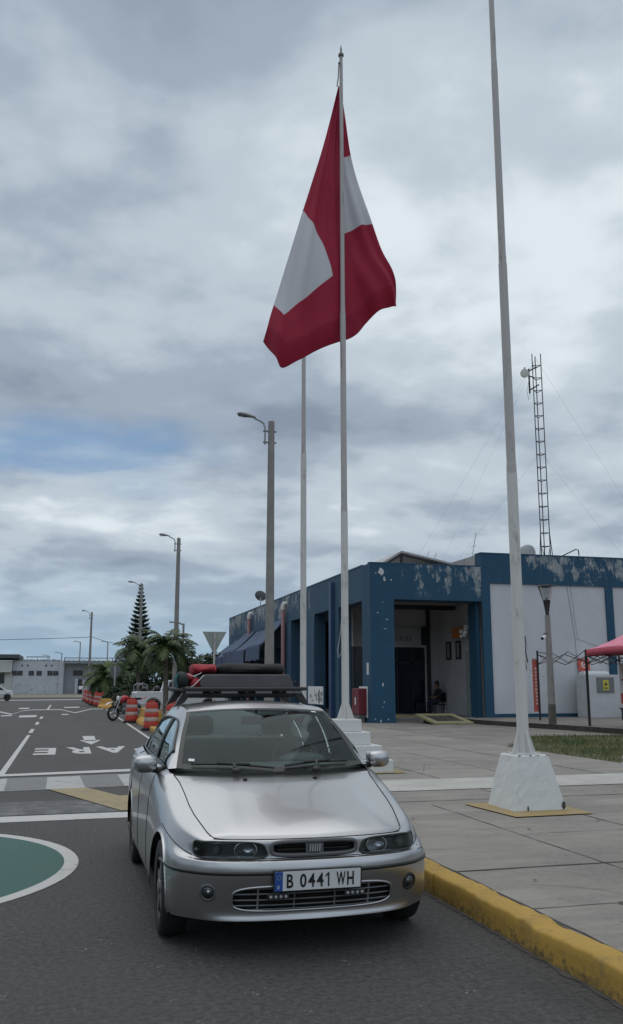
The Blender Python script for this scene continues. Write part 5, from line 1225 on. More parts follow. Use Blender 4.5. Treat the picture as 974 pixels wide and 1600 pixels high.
def Wp(u, v, off=0.0):
    """point on the body side: u station index, v level index"""
    kv = round(v, 5)
    if kv not in _cc: _cc[kv] = [cat1(s, v) for s in STV]
    cols = _cc[kv]
    # mirror ghost stations keep the nose and tail symmetric
    ghost0 = Vector((-cols[1].x, cols[1].y, cols[1].z)); ghostN = Vector((-cols[-2].x, cols[-2].y, cols[-2].z))
    C_ = [ghost0]+cols+[ghostN]
    return cat1(C_, u+1)
def Wn(u, v):
    e = .02; a = Wp(min(u+e, 15), v)-Wp(max(u-e, 0), v); b_ = Wp(u, min(v+e, 7))-Wp(u, max(v-e, 0)); n = b_.cross(a)
    if n.length < 1e-9: return Vector((0, -1, 0))
    n.normalize(); return n if (n.x*1 + (n.y*(-1 if u < 4 else 0)) > 0 or u < 4 and n.y < 0) else -n
DU, DV = 24, 18
US = [k/DU for k in range(15*DU+1)]; VS = [k/DV for k in range(7*DV+1)]
GRID = [[Wp(u, v) for v in VS] for u in US]
RA = .335
WHL = ((0.0, .292), (2.46, .292))
def cut_arch(p):
    """snap a point near an arch circle onto it; returns (point, inside)"""
    if p.x < .55: return p, False
    for cy_, cz_ in WHL:
        d = math.hypot(p.y-cy_, p.z-cz_)
        if d < RA*.93: return p, True
        if d < RA*1.085:
            k = RA/d; return Vector((p.x+.006, cy_+(p.y-cy_)*k, cz_+(p.z-cz_)*k)), False
    return p, False
SN = [[cut_arch(p) for p in r] for r in GRID]
def body_part(name, test, m_, parent=car, lip=True):
    """faces of the body side whose (u, v) pass the test, both halves"""
    mb = MB()
    for sx in (1, -1):
        cache = {}
        def vert(i, j):
            if (i, j) not in cache: p = SN[i][j][0]; cache[(i, j)] = mb.bm.verts.new((p.x*sx, p.y, p.z))
            return cache[(i, j)]
        for i in range(len(US)-1):
            for j in range(len(VS)-1):
                u, v = (US[i]+US[i+1])/2, (VS[j]+VS[j+1])/2
                if not test(u, v): continue
                q = ((i, j), (i+1, j), (i+1, j+1), (i, j+1))
                if any(SN[a][b_][1] for a, b_ in q): continue
                vs_ = [vert(a, b_) for a, b_ in (q if sx > 0 else q[::-1])]
                try: mb.bm.faces.new(vs_)
                except ValueError: pass
    bmesh.ops.dissolve_degenerate(mb.bm, edges=mb.bm.edges[:], dist=1e-5)
    o = mb.build(name, m_, parent, smooth=True, weld=.0006); return o
HLu0, HLu1 = 1.125, 4.25
def sup(a, b_, p): return abs(a)**p+abs(b_)**p < 1
def outline(uc, hu, vc, hv, p, n_, sh=0.0, cut=None):
    o_ = []
    for k in range(n_):
        q = 6.2832*k/n_; ca, sa = math.cos(q), math.sin(q)
        a, b_ = math.copysign(abs(ca)**(2/p), ca), math.copysign(abs(sa)**(2/p), sa); o_.append((uc+hu*a-sh*b_, vc+hv*b_))
    return o_
def on_body(uvs, sx, off):
    P = []
    for u, v in uvs:
        s_ = 1 if u >= 0 else -1; p = Wp(abs(u), v)+Wn(abs(u), v)*off; P.append(Vector((p.x*sx*s_, p.y, p.z)))
    return P
HLc, HLh = (HLu0+HLu1)/2, (HLu1-HLu0)/2
isHL = lambda u, v: sup((u-HLc+.10*(v-1.5)/.5)/HLh, (v-1.5)/.5, 4.2)
isGR = lambda u, v: sup(u/.99, (v-1.42)/.42, 4.0)
isLG = lambda u, v: sup(u/2.27, (v-5.34)/.68, 3.6)
isDOOR = lambda u, v: 8.06 < u < 10.5 and v < 6.34
body_part('front_fender', lambda u, v: (u < 8.06 and v < 2.0 and not isHL(u, v) and not isGR(u, v)) or (6.4 < u < 8.06 and v >= 2.0), M_SILV)
body_part('front_bumper', lambda u, v: u < 6.4 and v >= 2.0 and not isLG(u, v), M_SILV)
body_part('sill', lambda u, v: 8.06 < u < 10.5 and v >= 6.34, M_SILV)
body_part('rear_quarter', lambda u, v: u > 10.5 and (v < 3.0 or u < 12.3), M_SILV)
body_part('rear_bumper', lambda u, v: u >= 12.3 and v >= 3.0, M_SILV)
def door(name, u0, u1):
    for sx in (1, -1):
        mb = MB(); rows = [[SN[i][j] for j in range(len(VS)) if VS[j] <= 6.34] for i in range(len(US)) if u0 <= US[i] <= u1]
        V = {}
        for i, r in enumerate(rows):
            for j, (p, ins) in enumerate(r): V[i, j] = (mb.bm.verts.new((p.x*sx, p.y, p.z)), ins)
        for i in range(len(rows)-1):
            for j in range(len(rows[0])-1):
                q = [V[i, j], V[i+1, j], V[i+1, j+1], V[i, j+1]]
                if any(z_[1] for z_ in q): continue
                mb.bm.faces.new([z_[0] for z_ in (q if sx > 0 else q[::-1])])
        o = mb.build(name, M_SILV, car, smooth=True)
        um = u1-.22; p = Wp(um, .95); hm = MB(); hm.tube([(sx*(p.x+.008), p.y-.09, p.z), (sx*(p.x+.034), p.y-.06, p.z), (sx*(p.x+.034), p.y+.06, p.z), (sx*(p.x+.008), p.y+.09, p.z)], .012, 6); hm.build('handle', M_GALV, o, smooth=True)
door('front_door', 8.083, 9.042); door('rear_door', 9.083, 10.46)
# dark gaps between panels
def seam(mb, uv, r=.0035, off=.0005, both=True):
    for sx in ((1, -1) if both else (1,)):
        pts = []
        for k in range(len(uv)-1):
            (u0, v0), (u1, v1) = uv[k], uv[k+1]; n_ = 8
            for q in range(n_ if k < len(uv)-2 else n_+1):
                p, ins = cut_arch(Wp(lerp(u0, u1, q/n_), lerp(v0, v1, q/n_)))
                if not ins: pts.append(Vector((p.x*sx, p.y, p.z)))
        if len(pts) > 1: mb.tube(pts, r, 5)
m = MB()
seam(m, [(0, 0), (4, 0), (7.45, 0)], .004)
seam(m, [(8.0625, .1), (8.0625, 6.34)]); seam(m, [(9.0625, 0), (9.0625, 6.34)]); seam(m, [(10.48, 0), (10.48, 4)]); seam(m, [(8.08, 6.34), (10.5, 6.34)])
seam(m, [(HLu1, 2.0), (6.3, 2.05)], .003); seam(m, [(0, 2.02), (1.35, 2.02)], .003); seam(m, [(12.3, 3), (15, 3)], .004)
m.sides('panel_gap', M_WELL, car)
# bumper rub strip, slightly proud
m = MB()
for sx in (1, -1):
    pts = []; 
    for k in range(49):
        u = lerp(.0, 5.9, k/48); p = Wp(u, 3.86); n_ = Wn(u, 3.9); pts.append((Vector((p.x*sx, p.y, p.z)), Vector((n_.x*sx, n_.y, n_.z))))
    rows = [[p+n_*o_+Vector((0, 0, dz_)) for p, n_ in pts] for o_, dz_ in ((-.004, .012), (.006, .010), (.009, 0), (.006, -.010), (-.004, -.012))]
    m.grid(rows)
m.build('bumper_strip', M_TRIM, car, smooth=True)
# hood
def Crow(a, b_):
    """bonnet: a in -1..1 across, b 0 nose .. 1 cowl"""
    s_ = abs(a); ue = lerp(4.0, 7.42, b_); e = Wp(ue, 0)
    if b_ <= 0: p = Wp(4*s_, 0); return Vector((p.x*(1 if a >= 0 else -1), p.y, p.z))
    ex, ey, ez = e
    nose = Wp(4*s_, 0); f0 = (1-b_)**1.6
    xw = lerp(s_*ex, nose.x*ex/.609, f0); 
    yc = ey+(nose.y-(-.545))*f0 - (.13*b_)*(1-s_**2.2)
    zc_ = ez+(1-s_**2.4)*lerp(.012, .0, b_)+(1-s_**2)*.036*math.sin(math.pi*min(1, b_*1.0))**.8+(1-s_**2)*(-.012*b_)
    crease = .007*math.exp(-((s_-.62)/.10)**2)*math.sin(math.pi*min(1, b_+.05))
    zc_ += crease+(nose.z-.68)*f0*(1-s_)
    return Vector((xw*(1 if a >= 0 else -1), yc, zc_))
m = MB(); m.grid([[Crow(-1+2*k/40, j/26) for k in range(41)] for j in range(27)])
hood = m.build('hood', M_SILV, car, smooth=True)
m = MB()
for x in (-.247, .247):
    p = Crow(x/.70, .90); m.lathe([(.016, 0), (.016, .010), (.010, .016)], 10, Matrix.Translation(p)); 
m.sides('washer_nozzle', M_BPLAST, hood)
# cowl panel under the wipers
m = MB(); m.grid([[Crow(-1+2*k/24, 1.0)+Vector((0, -.004, -.004)) for k in range(25)], [Vector(((-1+2*k/24)*.72, .66-.16*(1-(-1+2*k/24)**2), .965)) for k in range(25)]])
m.build('cowl', M_BPLAST, car, smooth=True)

# greenhouse
GR_ = [(.704,.50,.982),(.640,.79,1.185),(.568,1.08,1.358),(.566,1.5,1.392),(.564,2.0,1.378),(.575,2.35,1.318),(.60,2.65,1.190),(.662,3.0,1.0)]
GB_ = [(.748,.60,.966),(.756,.86,.958),(.757,1.15,.955),(.757,1.5,.955),(.757,2.0,.960),(.752,2.4,.968),(.740,2.72,.976),(.722,3.02,.982)]
GR_ = [Vector(p) for p in GR_]; GB_ = [Vector(p) for p in GB_]
def Gp(t_, w, off=0.0):
    b_ = cat1(GB_, t_); r_ = cat1(GR_, t_); p = b_.lerp(r_, w); bulge = .030*math.sin(math.pi*w); p.x += bulge+off; p.z += off*.5; return p
def mir(P): return [Vector((-p.x, p.y, p.z)) for p in P]
ts = [k/10 for k in range(71)]
m = MB()
for sx in (1, -1):
    for w0, w1, n_ in ((.80, 1.0, 4), (0, .05, 1)):
        m.grid([[Vector((Gp(t_, lerp(w0, w1, q/n_)).x*sx, *Gp(t_, lerp(w0, w1, q/n_))[1:])) for q in range(n_+1)] for t_ in ts])
    for t0, t1 in ((5.95, 7.0), (0, .70)):
        m.grid([[Vector((Gp(lerp(t0, t1, k/8), lerp(.05, .80, q/6)).x*sx, *Gp(lerp(t0, t1, k/8), lerp(.05, .80, q/6))[1:])) for q in range(7)] for k in range(9)])
m.sides('roof_pillar', M_SILV, car, smooth=True, weld=.0005)
m = MB()
for sx in (1, -1):
    for t0, t1 in ((2.86, 3.12), (5.0, 5.14)):
        m.grid([[Vector((Gp(lerp(t0, t1, k/3), lerp(.05, .80, q/6), .003).x*sx, *Gp(lerp(t0, t1, k/3), lerp(.05, .80, q/6), .003)[1:])) for q in range(7)] for k in range(4)])
    for w in (.055, .795):
        m.tube([Vector((Gp(t_, w, .004).x*sx, *Gp(t_, w, .004)[1:])) for t_ in [lerp(.62, 6.0, k/50) for k in range(51)]], .009, 6)
    m.tube([Vector((Gp(.70, w, .002).x*sx, *Gp(.70, w, .002)[1:])) for w in (.06, .3, .55, .79)], .010, 6)
m.sides('window_frame', M_TRIM, car, smooth=True)
for nm, t0, t1 in (('front_side_window', .70, 2.88), ('rear_side_window', 3.10, 5.02), ('quarter_window', 5.12, 5.97)):
    for sx in (1, -1):
        m = MB(); m.grid([[Vector((Gp(lerp(t0, t1, k/14), lerp(.05, .80, q/8), -.008).x*sx, *Gp(lerp(t0, t1, k/14), lerp(.05, .80, q/8), -.008)[1:])) for q in range(9)] for k in range(15)]); m.build(nm, M_SGLASS, car, smooth=True)
def roof(a, t_):
    r_ = cat1(GR_, t_); return Vector((r_.x*a, r_.y, r_.z+.045*(1-abs(a)**2.2)*(1 if t_ > 2.3 else lerp(.55, 1, max(0, (t_-2)/.3)))))
m = MB(); m.grid([[roof(-1+2*k/24, lerp(2.0, 4.75, j/24)) for k in range(25)] for j in range(25)]); m.build('roof', M_SILV, car, smooth=True)
def wsp(a, f):
    t_ = 2.0*f; r_ = cat1(GR_, t_); k = 1-abs(a)**2.2
    return Vector((r_.x*a, r_.y-k*lerp(.14, .0, f)-.02*k*math.sin(math.pi*f), r_.z+k*lerp(-.030, .0248, f)+.012*k*math.sin(math.pi*f)))
m = MB(); m.grid([[wsp(-.955+1.91*k/30, lerp(.06, .962, j/20)) for k in range(31)] for j in range(21)]); ws = m.build('windscreen', M_GLASS, car, smooth=True)
m = MB()   # black border band
A_ = [wsp(-1+2*k/30, .0)+Vector((0, 0, .002)) for k in range(31)]; B_ = [wsp((-1+2*k/30)*.955, .062)+Vector((0, 0, .002)) for k in range(31)]; m.grid([A_, B_])
m.grid([[wsp((-1+2*k/30)*.955, .955)+Vector((0, 0, .002)) for k in range(31)], [wsp(-1+2*k/30, 1.0)+Vector((0, 0, .002)) for k in range(31)]])
for sx in (1, -1): m.grid([[wsp(sx*.998, f)+Vector((0, -.001, .002)) for f in [j/20 for j in range(21)]], [wsp(sx*.95, f)+Vector((0, -.001, .002)) for f in [j/20 for j in range(21)]]])
m.build('windscreen_border', M_TRIM, car, smooth=True)
def rwp(a, f):
    t_ = lerp(4.75, 6.85, f); r_ = cat1(GR_, t_); k = 1-abs(a)**2.2; return Vector((r_.x*a, r_.y+k*lerp(0, .10, f), r_.z+k*lerp(.045, .0, f)))
m = MB(); m.grid([[rwp(-.97+1.94*k/20, lerp(.04, .96, j/12)) for k in range(21)] for j in range(13)]); m.build('rear_window', M_SGLASS, car, smooth=True)
m = MB(); P0 = [rwp(-1+2*k/20, .99) for k in range(21)]
top = []
for k in range(21):
    a = -1+2*k/20; s_ = abs(a); p = Wp(15-2*s_, 0); top.append(Vector((p.x*(1 if a >= 0 else -1), p.y, p.z)))
side = lambda f: Wp(lerp(12.05, 13, f), 0)
m.grid([[P0[k].lerp(top[k], j/8)+Vector((0, 0, .03*math.sin(math.pi*j/8)*(1-(-1+2*k/20)**2))) for k in range(21)] for j in range(9)])
for sx in (1, -1):
    m.grid([[Vector((sx*(lerp(P0[20].x, top[20].x, j/8)), lerp(P0[20].y, top[20].y, j/8), lerp(P0[20].z, top[20].z, j/8))) for j in range(9)], [Vector((sx*side(j/8).x, side(j/8).y, side(j/8).z)) for j in range(9)]])
m.build('boot_lid', M_SILV, car, smooth=True)
m = MB()
for sx in (1, -1): 
    p = Wp(13.4, 1.6); m.box(sx*.52-.16, sx*.52+.16, 3.47, 3.60, .72, .86)
m.sides('rear_light', mat('rear_lamp_red', (.25, .01, .012), .25, var=.1, coat=.5), car, bevel=.02)

# interior
m = MB(); m.grid([[(x, y, z_) for x in (-.70, -.35, 0, .35, .70)] for y, z_ in ((.52, .955), (.75, .985), (.95, .975), (1.08, .90), (1.12, .60))]); m.build('dashboard', M_DASH, car, smooth='auto')
m = MB(); m.ball((.36, 1.02, .985), (.20, .12, .055), 2); m.build('instrument_hood', M_DASH, car, smooth=True)
m = MB(); Mx = Matrix.Translation((.36, 1.22, .965)) @ Matrix.Rotation(R(62), 4, 'X'); m.tube([Mx @ Vector((.19*math.cos(a), .19*math.sin(a), 0)) for a in [6.2832*k/28 for k in range(29)]], .016, 7, cap=False); m.tube([Mx @ Vector((-.18, 0, 0)), Mx @ Vector((0, 0, -.03)), Mx @ Vector((.18, 0, 0))], .02, 6); m.tube([Mx @ Vector((0, 0, -.02)), Mx @ Vector((0, -.18, 0))], .018, 6); m.ball(Mx @ Vector((0, 0, -.02)), (.06, .06, .03), 2); m.build('steering_wheel', M_BPLAST, car, smooth=True)
for x in (-.36, .36):
    m = MB(); m.hexa([(x-.24, 1.25, .36), (x+.24, 1.25, .36), (x+.24, 1.78, .36), (x-.24, 1.78, .36)], [(x-.23, 1.25, .56), (x+.23, 1.25, .56), (x+.23, 1.78, .52), (x-.23, 1.78, .52)]); m.hexa([(x-.24, 1.66, .5), (x+.24, 1.66, .5), (x+.24, 1.80, .5), (x-.24, 1.80, .5)], [(x-.20, 1.88, 1.10), (x+.20, 1.88, 1.10), (x+.20, 1.98, 1.10), (x-.20, 1.98, 1.10)]); s_ = m.build('seat', M_SEAT, car, bevel=.05)
    m = MB(); m.box(x-.14, x+.14, 1.88, 1.98, 1.13, 1.30); m.build('headrest', M_SEAT, s_, bevel=.04)
m = MB(); m.box(-.62, .62, 2.25, 2.65, .35, .58); m.hexa([(-.62, 2.55, .5), (.62, 2.55, .5), (.62, 2.72, .5), (-.62, 2.72, .5)], [(-.60, 2.56, 1.075), (.60, 2.56, 1.075), (.60, 2.70, 1.075), (-.60, 2.70, 1.075)]); m.build('rear_bench', M_SEAT, car, bevel=.04)
m = MB(); m.box(-.64, .64, 2.70, 3.02, .955, .975); m.build('parcel_shelf', M_DASH, car)
m = MB(); m.box(-.72, .72, .60, 3.3, .20, .34); m.build('cabin_floor', M_WELL, car)
m = MB()
for sx in (1, -1): m.box(sx*.74-.02 if sx > 0 else -.74, sx*.74 if sx > 0 else -.72, .70, 2.7, .34, .945)
m.sides('door_card', M_DASH, car)
m = MB(); m.box(-.11, .11, 1.13, 1.155, 1.255, 1.32); m.tube([(0, 1.14, 1.30), (0, 1.09, 1.375)], .012, 6); m.build('inside_mirror', M_BPLAST, car, bevel=.012)
m = MB(); m.tube([Vector((.0+.022*math.cos(a), .93, 1.20+.018*math.sin(a))) for a in [6.283*k/14 for k in range(15)]], .006, 5); m.build('phone_mount', M_BPLAST, car)
for x, f, w, h, nm in ((-.86, .13, .030, .018, 'sticker'), (.80, .93, .035, .012, 'sticker')):
    p = [wsp(x-w, f-h), wsp(x+w, f-h), wsp(x+w, f+h), wsp(x-w, f+h)]; m = MB(); m.quad(*[q+Vector((0, -.006, .004)) for q in p]); m.build(nm, M_WSIGN, ws)

# underbody, wells
m = MB(); m.hexa([(-.58, -.58, .20), (.58, -.58, .20), (.64, -.36, .20), (-.64, -.36, .20)], [(-.58, -.58, .24), (.58, -.58, .24), (.64, -.36, .24), (-.64, -.36, .24)]); m.hexa([(-.64, -.36, .19), (.64, -.36, .19), (.70, 3.35, .19), (-.70, 3.35, .19)], [(-.60, -.50, .60), (.60, -.50, .60), (.66, .50, .60), (-.66, .50, .60)]); m.box(-.80, .80, .42, 2.06, .186, .30); m.box(-.70, .70, .5, 3.35, .192, .30); m.build('underbody', M_WELL, car)
m = MB()
for cy_, cz_ in WHL:
    for sx in (1, -1):
        rows = [[(sx*x, cy_+(RA+.004)*math.cos(a), cz_+(RA+.004)*math.sin(a)) for a in [R(-25+230*k/24) for k in range(25)]] for x in (.56, .74, .825)]
        m.grid(rows); m.poly([(sx*.56, cy_+(RA+.004)*math.cos(a), cz_+(RA+.004)*math.sin(a)) for a in [R(-25+230*k/24) for k in range(25)]])
m.sides('wheel_arch_liner', M_WELL, car)

# headlights: dark housing with bowls behind a clear lens
def patch(u0, u1, v0, v1, nu, nv, off, sx, rnd=.0):
    rows = []
    for i in range(nu+1):
        row = []
        for j in range(nv+1):
            u = lerp(u0, u1, i/nu); v = lerp(v0, v1, j/nv); p = Wp(u, v)+Wn(u, v)*off; row.append(Vector((p.x*sx, p.y, p.z)))
        rows.append(row)
    return rows
for sx in (1, -1):
    m = MB(); m.grid(patch(HLu0-.05, HLu1+.05, .95, 2.05, 20, 8, -.045, sx)); hl = m.build('headlight', M_LAMPIN, car, smooth=True)
    m = MB(); o_ = outline(HLc, HLh, 1.5, .5, 4.2, 72, .10); rows = [on_body([(HLc+(u-HLc)*f, 1.5+(v-1.5)*f) for u, v in o_+o_[:1]], sx, .004) for f in (1, .8, .6, .4, .2, .02)]; m.grid(rows); m.build('lens', M_LENS, hl, smooth=True)
    m = MB()
    pts = on_body(outline(HLc, HLh, 1.5, .5, 4.2, 90, .10), sx, .001)
    m.tube(pts+pts[:1], .0065, 6, cap=False); m.build('seal', M_TRIM, hl)
    for (u, v), rr_, nm, mm in (((1.78, 1.50), .040, 'low_beam', M_CHROME), ((2.95, 1.45), .026, 'high_beam', M_GREYM)):
        p = Wp(u, v); n_ = Vector((Wn(u, v).x*.4, -1, .05)).normalized(); c_ = Vector((p.x*sx, p.y, p.z))-Vector((n_.x*sx, n_.y, n_.z))*.030; q = Vector((n_.x*sx, n_.y, n_.z)).to_track_quat('Z', 'Y').to_matrix().to_4x4()
        m = MB(); m.lathe([(rr_*.12, -.020), (rr_*.55, -.014), (rr_*.95, .004), (rr_*1.2, .020), (rr_*1.24, .016)], 22, Matrix.Translation(c_) @ q @ Matrix.Diagonal((1.45 if mm == M_CHROME else 1, 1, 1, 1))); bw = m.build(nm, mm, hl, smooth=True)
        m = MB(); m.ball(c_+(q @ Vector((0, 0, .006))), rr_*.30, 1); m.build('bulb', M_WSIGN if mm == M_CHROME else M_GALV, bw, smooth=True)
    p = Wp(3.9, 1.55); m = MB(); m.ball(Vector((p.x*sx, p.y+.03, p.z)), (.03, .03, .018), 2); m.build('indicator', M_LAMPIN, hl, smooth=True)

# grille with five-bar emblem
m = MB(); m.grid(patch(-0.0, 1.05, .98, 1.88, 12, 6, -.035, 1)); m.grid(patch(-0.0, 1.05, .98, 1.88, 12, 6, -.035, -1)); gr = m.build('grille', M_WELL, car)
m = MB(); P = on_body(outline(0, .97, 1.42, .40, 4.0, 90), 1, .001); m.tube(P+P[:1], .0125, 8, cap=False)
for u0, u1 in ((-.20, .20),):
    rows = []
    for k in range(9):
        u = lerp(u0, u1, k/8); s_ = 1 if u >= 0 else -1; rows.append([Vector((Wp(abs(u), v).x*s_, Wp(abs(u), v).y-.004, Wp(abs(u), v).z)) for v in (1.05, 1.4, 1.80)])
    m.grid(rows)
m.build('grille_frame', M_PLAST, gr, smooth='auto')
m = MB()
for k in range(5):
    x = -.030+k*.0145; m.hexa([(x-.006, -.722, .590), (x+.003, -.722, .590), (x+.003, -.705, .590), (x-.006, -.705, .590)], [(x-.002, -.720, .628), (x+.007, -.720, .628), (x+.007, -.705, .628), (x-.002, -.705, .628)])
m.build('emblem', M_GALV, gr)
m = MB()
for z_ in (.600, .622): m.tube([(-.22, -.690, z_), (0, -.694, z_), (.22, -.690, z_)], .004, 4)
m.build('slat', M_BPLAST, gr)

# lower air intake
m = MB()
for sx in (1, -1): m.grid(patch(0, 2.35, 4.6, 6.1, 16, 5, -.05, sx))
lg = m.build('air_intake', M_WELL, car)
m = MB()
for v in (4.80, 5.10, 5.40, 5.68, 5.92):
    m.tube([Vector((Wp(abs(u), v).x*(1 if u >= 0 else -1), Wp(abs(u), v).y+.012, Wp(abs(u), v).z)) for u in [lerp(-2.25, 2.25, k/24) for k in range(25)]], .0048, 5)
m.build('intake_bar', M_GREYM, lg, smooth=True)
m = MB()
for x in (-.335, -.12, .12, .335):
    u = abs(x)/.27 if abs(x) < .27 else 1+(abs(x)-.27)/.18; a, b_ = Wp(u, 4.7), Wp(u, 6.0); s_ = 1 if x > 0 else -1; m.tube([(a.x*s_, a.y+.016, a.z), (b_.x*s_, b_.y+.016, b_.z)], .006 if abs(x) > .2 else .004, 5)
m.each('intake_post', M_GALV, lg)
m = MB()
P = on_body(outline(0, 2.27, 5.34, .68, 3.6, 120), 1, .0); m.tube(P+P[:1], .0075, 6, cap=False)
m.build('intake_rim', M_SILV, lg, smooth=True)
for sx in (1, -1):
    m = MB(); m.box(sx*.235-.065, sx*.235+.065, -.762, -.742, .338, .366); au = m.build('auxiliary_lamp', M_BPLAST, car, bevel=.004)
    m = MB()
    for k in range(4): m.ball((sx*.235-.045+.03*k, -.763, .352), (.010, .005, .010), 2)
    m.each('lens', M_LAMPH, au, smooth=True)
# scraped paint on the bumper corners
m = MB(); random.seed(17)
def scrape(u0, u1, v0, v1, n_, sx, w0):
    for k in range(n_):
        u, v = random.uniform(u0, u1), random.uniform(v0, v1); p = Wp(u, v)+Wn(u, v)*.0012; q = Wp(u+.05, v)-Wp(u, v); q.normalize(); r_ = Wp(u, v+.05)-Wp(u, v); r_.normalize(); a, b_ = random.uniform(.3, 1)*w0, random.uniform(.1, .35)*w0
        m.poly([Vector((z.x*sx, z.y, z.z)) for z in (p-q*a, p-r_*b_, p+q*a*.8, p+r_*b_)])
scrape(.9, 2.0, 2.85, 3.05, 7, -1, .018); m.build('chipped_paint', M_PLATEW, car)
m = MB(); scrape(4.3, 5.2, 2.2, 3.3, 16, 1, .022); scrape(4.4, 5.0, 5.5, 6.6, 8, -1, .014); m.build('scuff_marks', M_PLAST, car)
# fog lamps
for sx in (1, -1):
    u, v = 3.18, 5.0; p = Wp(u, v); n_ = Wn(u, v); N_ = Vector((n_.x*sx*.7, n_.y, n_.z)).normalized(); c_ = Vector((p.x*sx, p.y, p.z)); q = N_.to_track_quat('Z', 'Y').to_matrix().to_4x4(); T_ = Matrix.Translation(c_+N_*.002) @ q
    m = MB(); m.lathe([(.034, -.010), (.036, .006), (.046, .008), (.052, .004), (.054, -.01)], 26, T_, cap=False); f = m.build('fog_lamp', M_PLAST if sx < 0 else M_BPLAST, car, smooth=True)
    m = MB(); m.lathe([(.003, -.016), (.025, -.008), (.036, .002)], 22, T_); m.build('reflector', M_CHROME if sx < 0 else M_GALV, f, smooth=True)
    m = MB(); m.lathe([(.036, .003), (.028, .010), (.001, .013)], 22, T_, cap=False); m.build('lens', M_LENS, f, smooth=True)

# number plate
T_ = Matrix.Translation((0, -.785, .442)) @ Matrix.Rotation(R(4), 4, 'X') @ Matrix.Rotation(R(90), 4, 'X')
m = MB(); m.box(-.272, .272, -.062, .062, -.012, 0); xf(m, T_); pl = m.build('number_plate', M_BPLAST, car, bevel=.004)
m = MB(); m.box(-.262, .262, -.054, .054, .0005, .003); xf(m, T_); m.build('plate_face', M_PLATEW, pl)
m = MB(); m.box(-.262, -.216, -.054, .054, .0032, .0045); xf(m, T_); m.build('country_band', M_PLATEB, pl)
def one_mb():
    t1 = MB(); t1.poly([(.13, 0), (.21, 0), (.21, 1), (.14, 1), (.0, .80), (.0, .68), (.13, .83)], 0); return t1
def letters(txt, x, w_, h, mm, nm, y=0, bold=.02):
    tb = one_mb() if txt == '1' else text_mb(txt, 1.0, 0, bold); xs = [v_.co.x for v_ in tb.bm.verts]; ys = [v_.co.y for v_ in tb.bm.verts]
    for v_ in tb.bm.verts: v_.co = ((v_.co.x-min(xs))/(max(xs)-min(xs))*w_+x, ((v_.co.y-min(ys))/(max(ys)-min(ys))-.5)*h+y, .0055)
    xf(tb, T_); return tb.build(nm, mm, pl)
M_INK = mat('plate_ink', (.012, .012, .014), .5, var=.1)
xk = -.192
for ch, w_, gap in (('B', .040, .040), ('0', .040, .010), ('4', .042, .010), ('4', .042, .006), ('1', .024, .040), ('W', .056, .010), ('H', .042, 0)):
    letters(ch, xk+(.006 if ch == '1' else 0), w_, .078, M_INK, 'plate_letter'); xk += w_+gap+(.010 if ch == '1' else 0)
letters('E', -.246, .012, .018, M_PLATEW, 'country_letter', -.032, .01)
m = MB()
for k in range(12): a = 6.283*k/12; m.ball((-.239+.012*math.cos(a), .022+.012*math.sin(a), .0055), (.002, .002, .0006), 1)
xf(m, T_); m.build('star_ring', M_YEL, pl)

# wheels
m0 = None
def car_wheel(sx, cy_):
    T0 = Matrix.Translation((sx*.775, cy_, .292)) @ Matrix.Rotation(R(90*sx), 4, 'Y')
    m = MB(); m.lathe([(.19, -.08), (.25, -.088), (.282, -.078), (.291, -.055), (.292, 0), (.291, .055), (.282, .078), (.25, .088), (.19, .08)], 40, T0, cap=False); w = m.build('wheel', M_RUB, car, smooth=True)
    m = MB(); m.lathe([(.19, -.09), (.185, .0), (.192, .065), (.198, .078)], 30, T0, cap=False); m.lathe([(.001, .02), (.18, .015)], 24, T0, cap=False); m.build('rim', M_BPLAST, w, smooth=True)
    m = MB()
    for k in range(5):
        a = 6.283*k/5; A_ = T0 @ Matrix.Rotation(a, 4, 'Z'); m.hexa([A_ @ Vector(p) for p in ((.02, -.03, .05), (.19, -.02, .045), (.19, .02, .045), (.02, .03, .05))], [A_ @ Vector(p) for p in ((.02, -.03, .075), (.19, -.02, .07), (.19, .02, .07), (.02, .03, .075))])
    m.lathe([(.05, .06), (.045, .085), (.001, .09)], 16, T0); m.build('wheel_spokes', M_GREYM, w)
for cy_, cz_ in WHL:
    for sx in (1, -1): car_wheel(sx, cy_)
# door mirrors
for sx in (1, -1):
    m = MB()
    rows = []
    for j in range(11):
        f = j/10; a = math.pi*f; r_ = math.sin(a)**.55
        rows.append([(sx*(.905+.086*r_*(abs(math.cos(q))**.75)*(1 if math.cos(q) > 0 else -1)), .715-.075*math.cos(a)*(1.0), 1.000+.066*r_*(abs(math.sin(q))**.75)*(1 if math.sin(q) > 0 else -1)) for q in [6.2832*k/20 for k in range(21)]])
    m.grid(rows); mi = m.build('door_mirror', M_SILV, car, smooth=True, weld=.0005)
    m = MB(); m.tube([(sx*.755, .74, .955), (sx*.80, .735, .950), (sx*.85, .73, .955)], [.030, .024, .022], 8); m.build('mirror_arm', M_BPLAST, mi, smooth=True)
    m = MB(); m.box(sx*.905-.075, sx*.905+.075, .787, .792, .945, 1.055); m.build('mirror_glass', M_CHROME, mi)
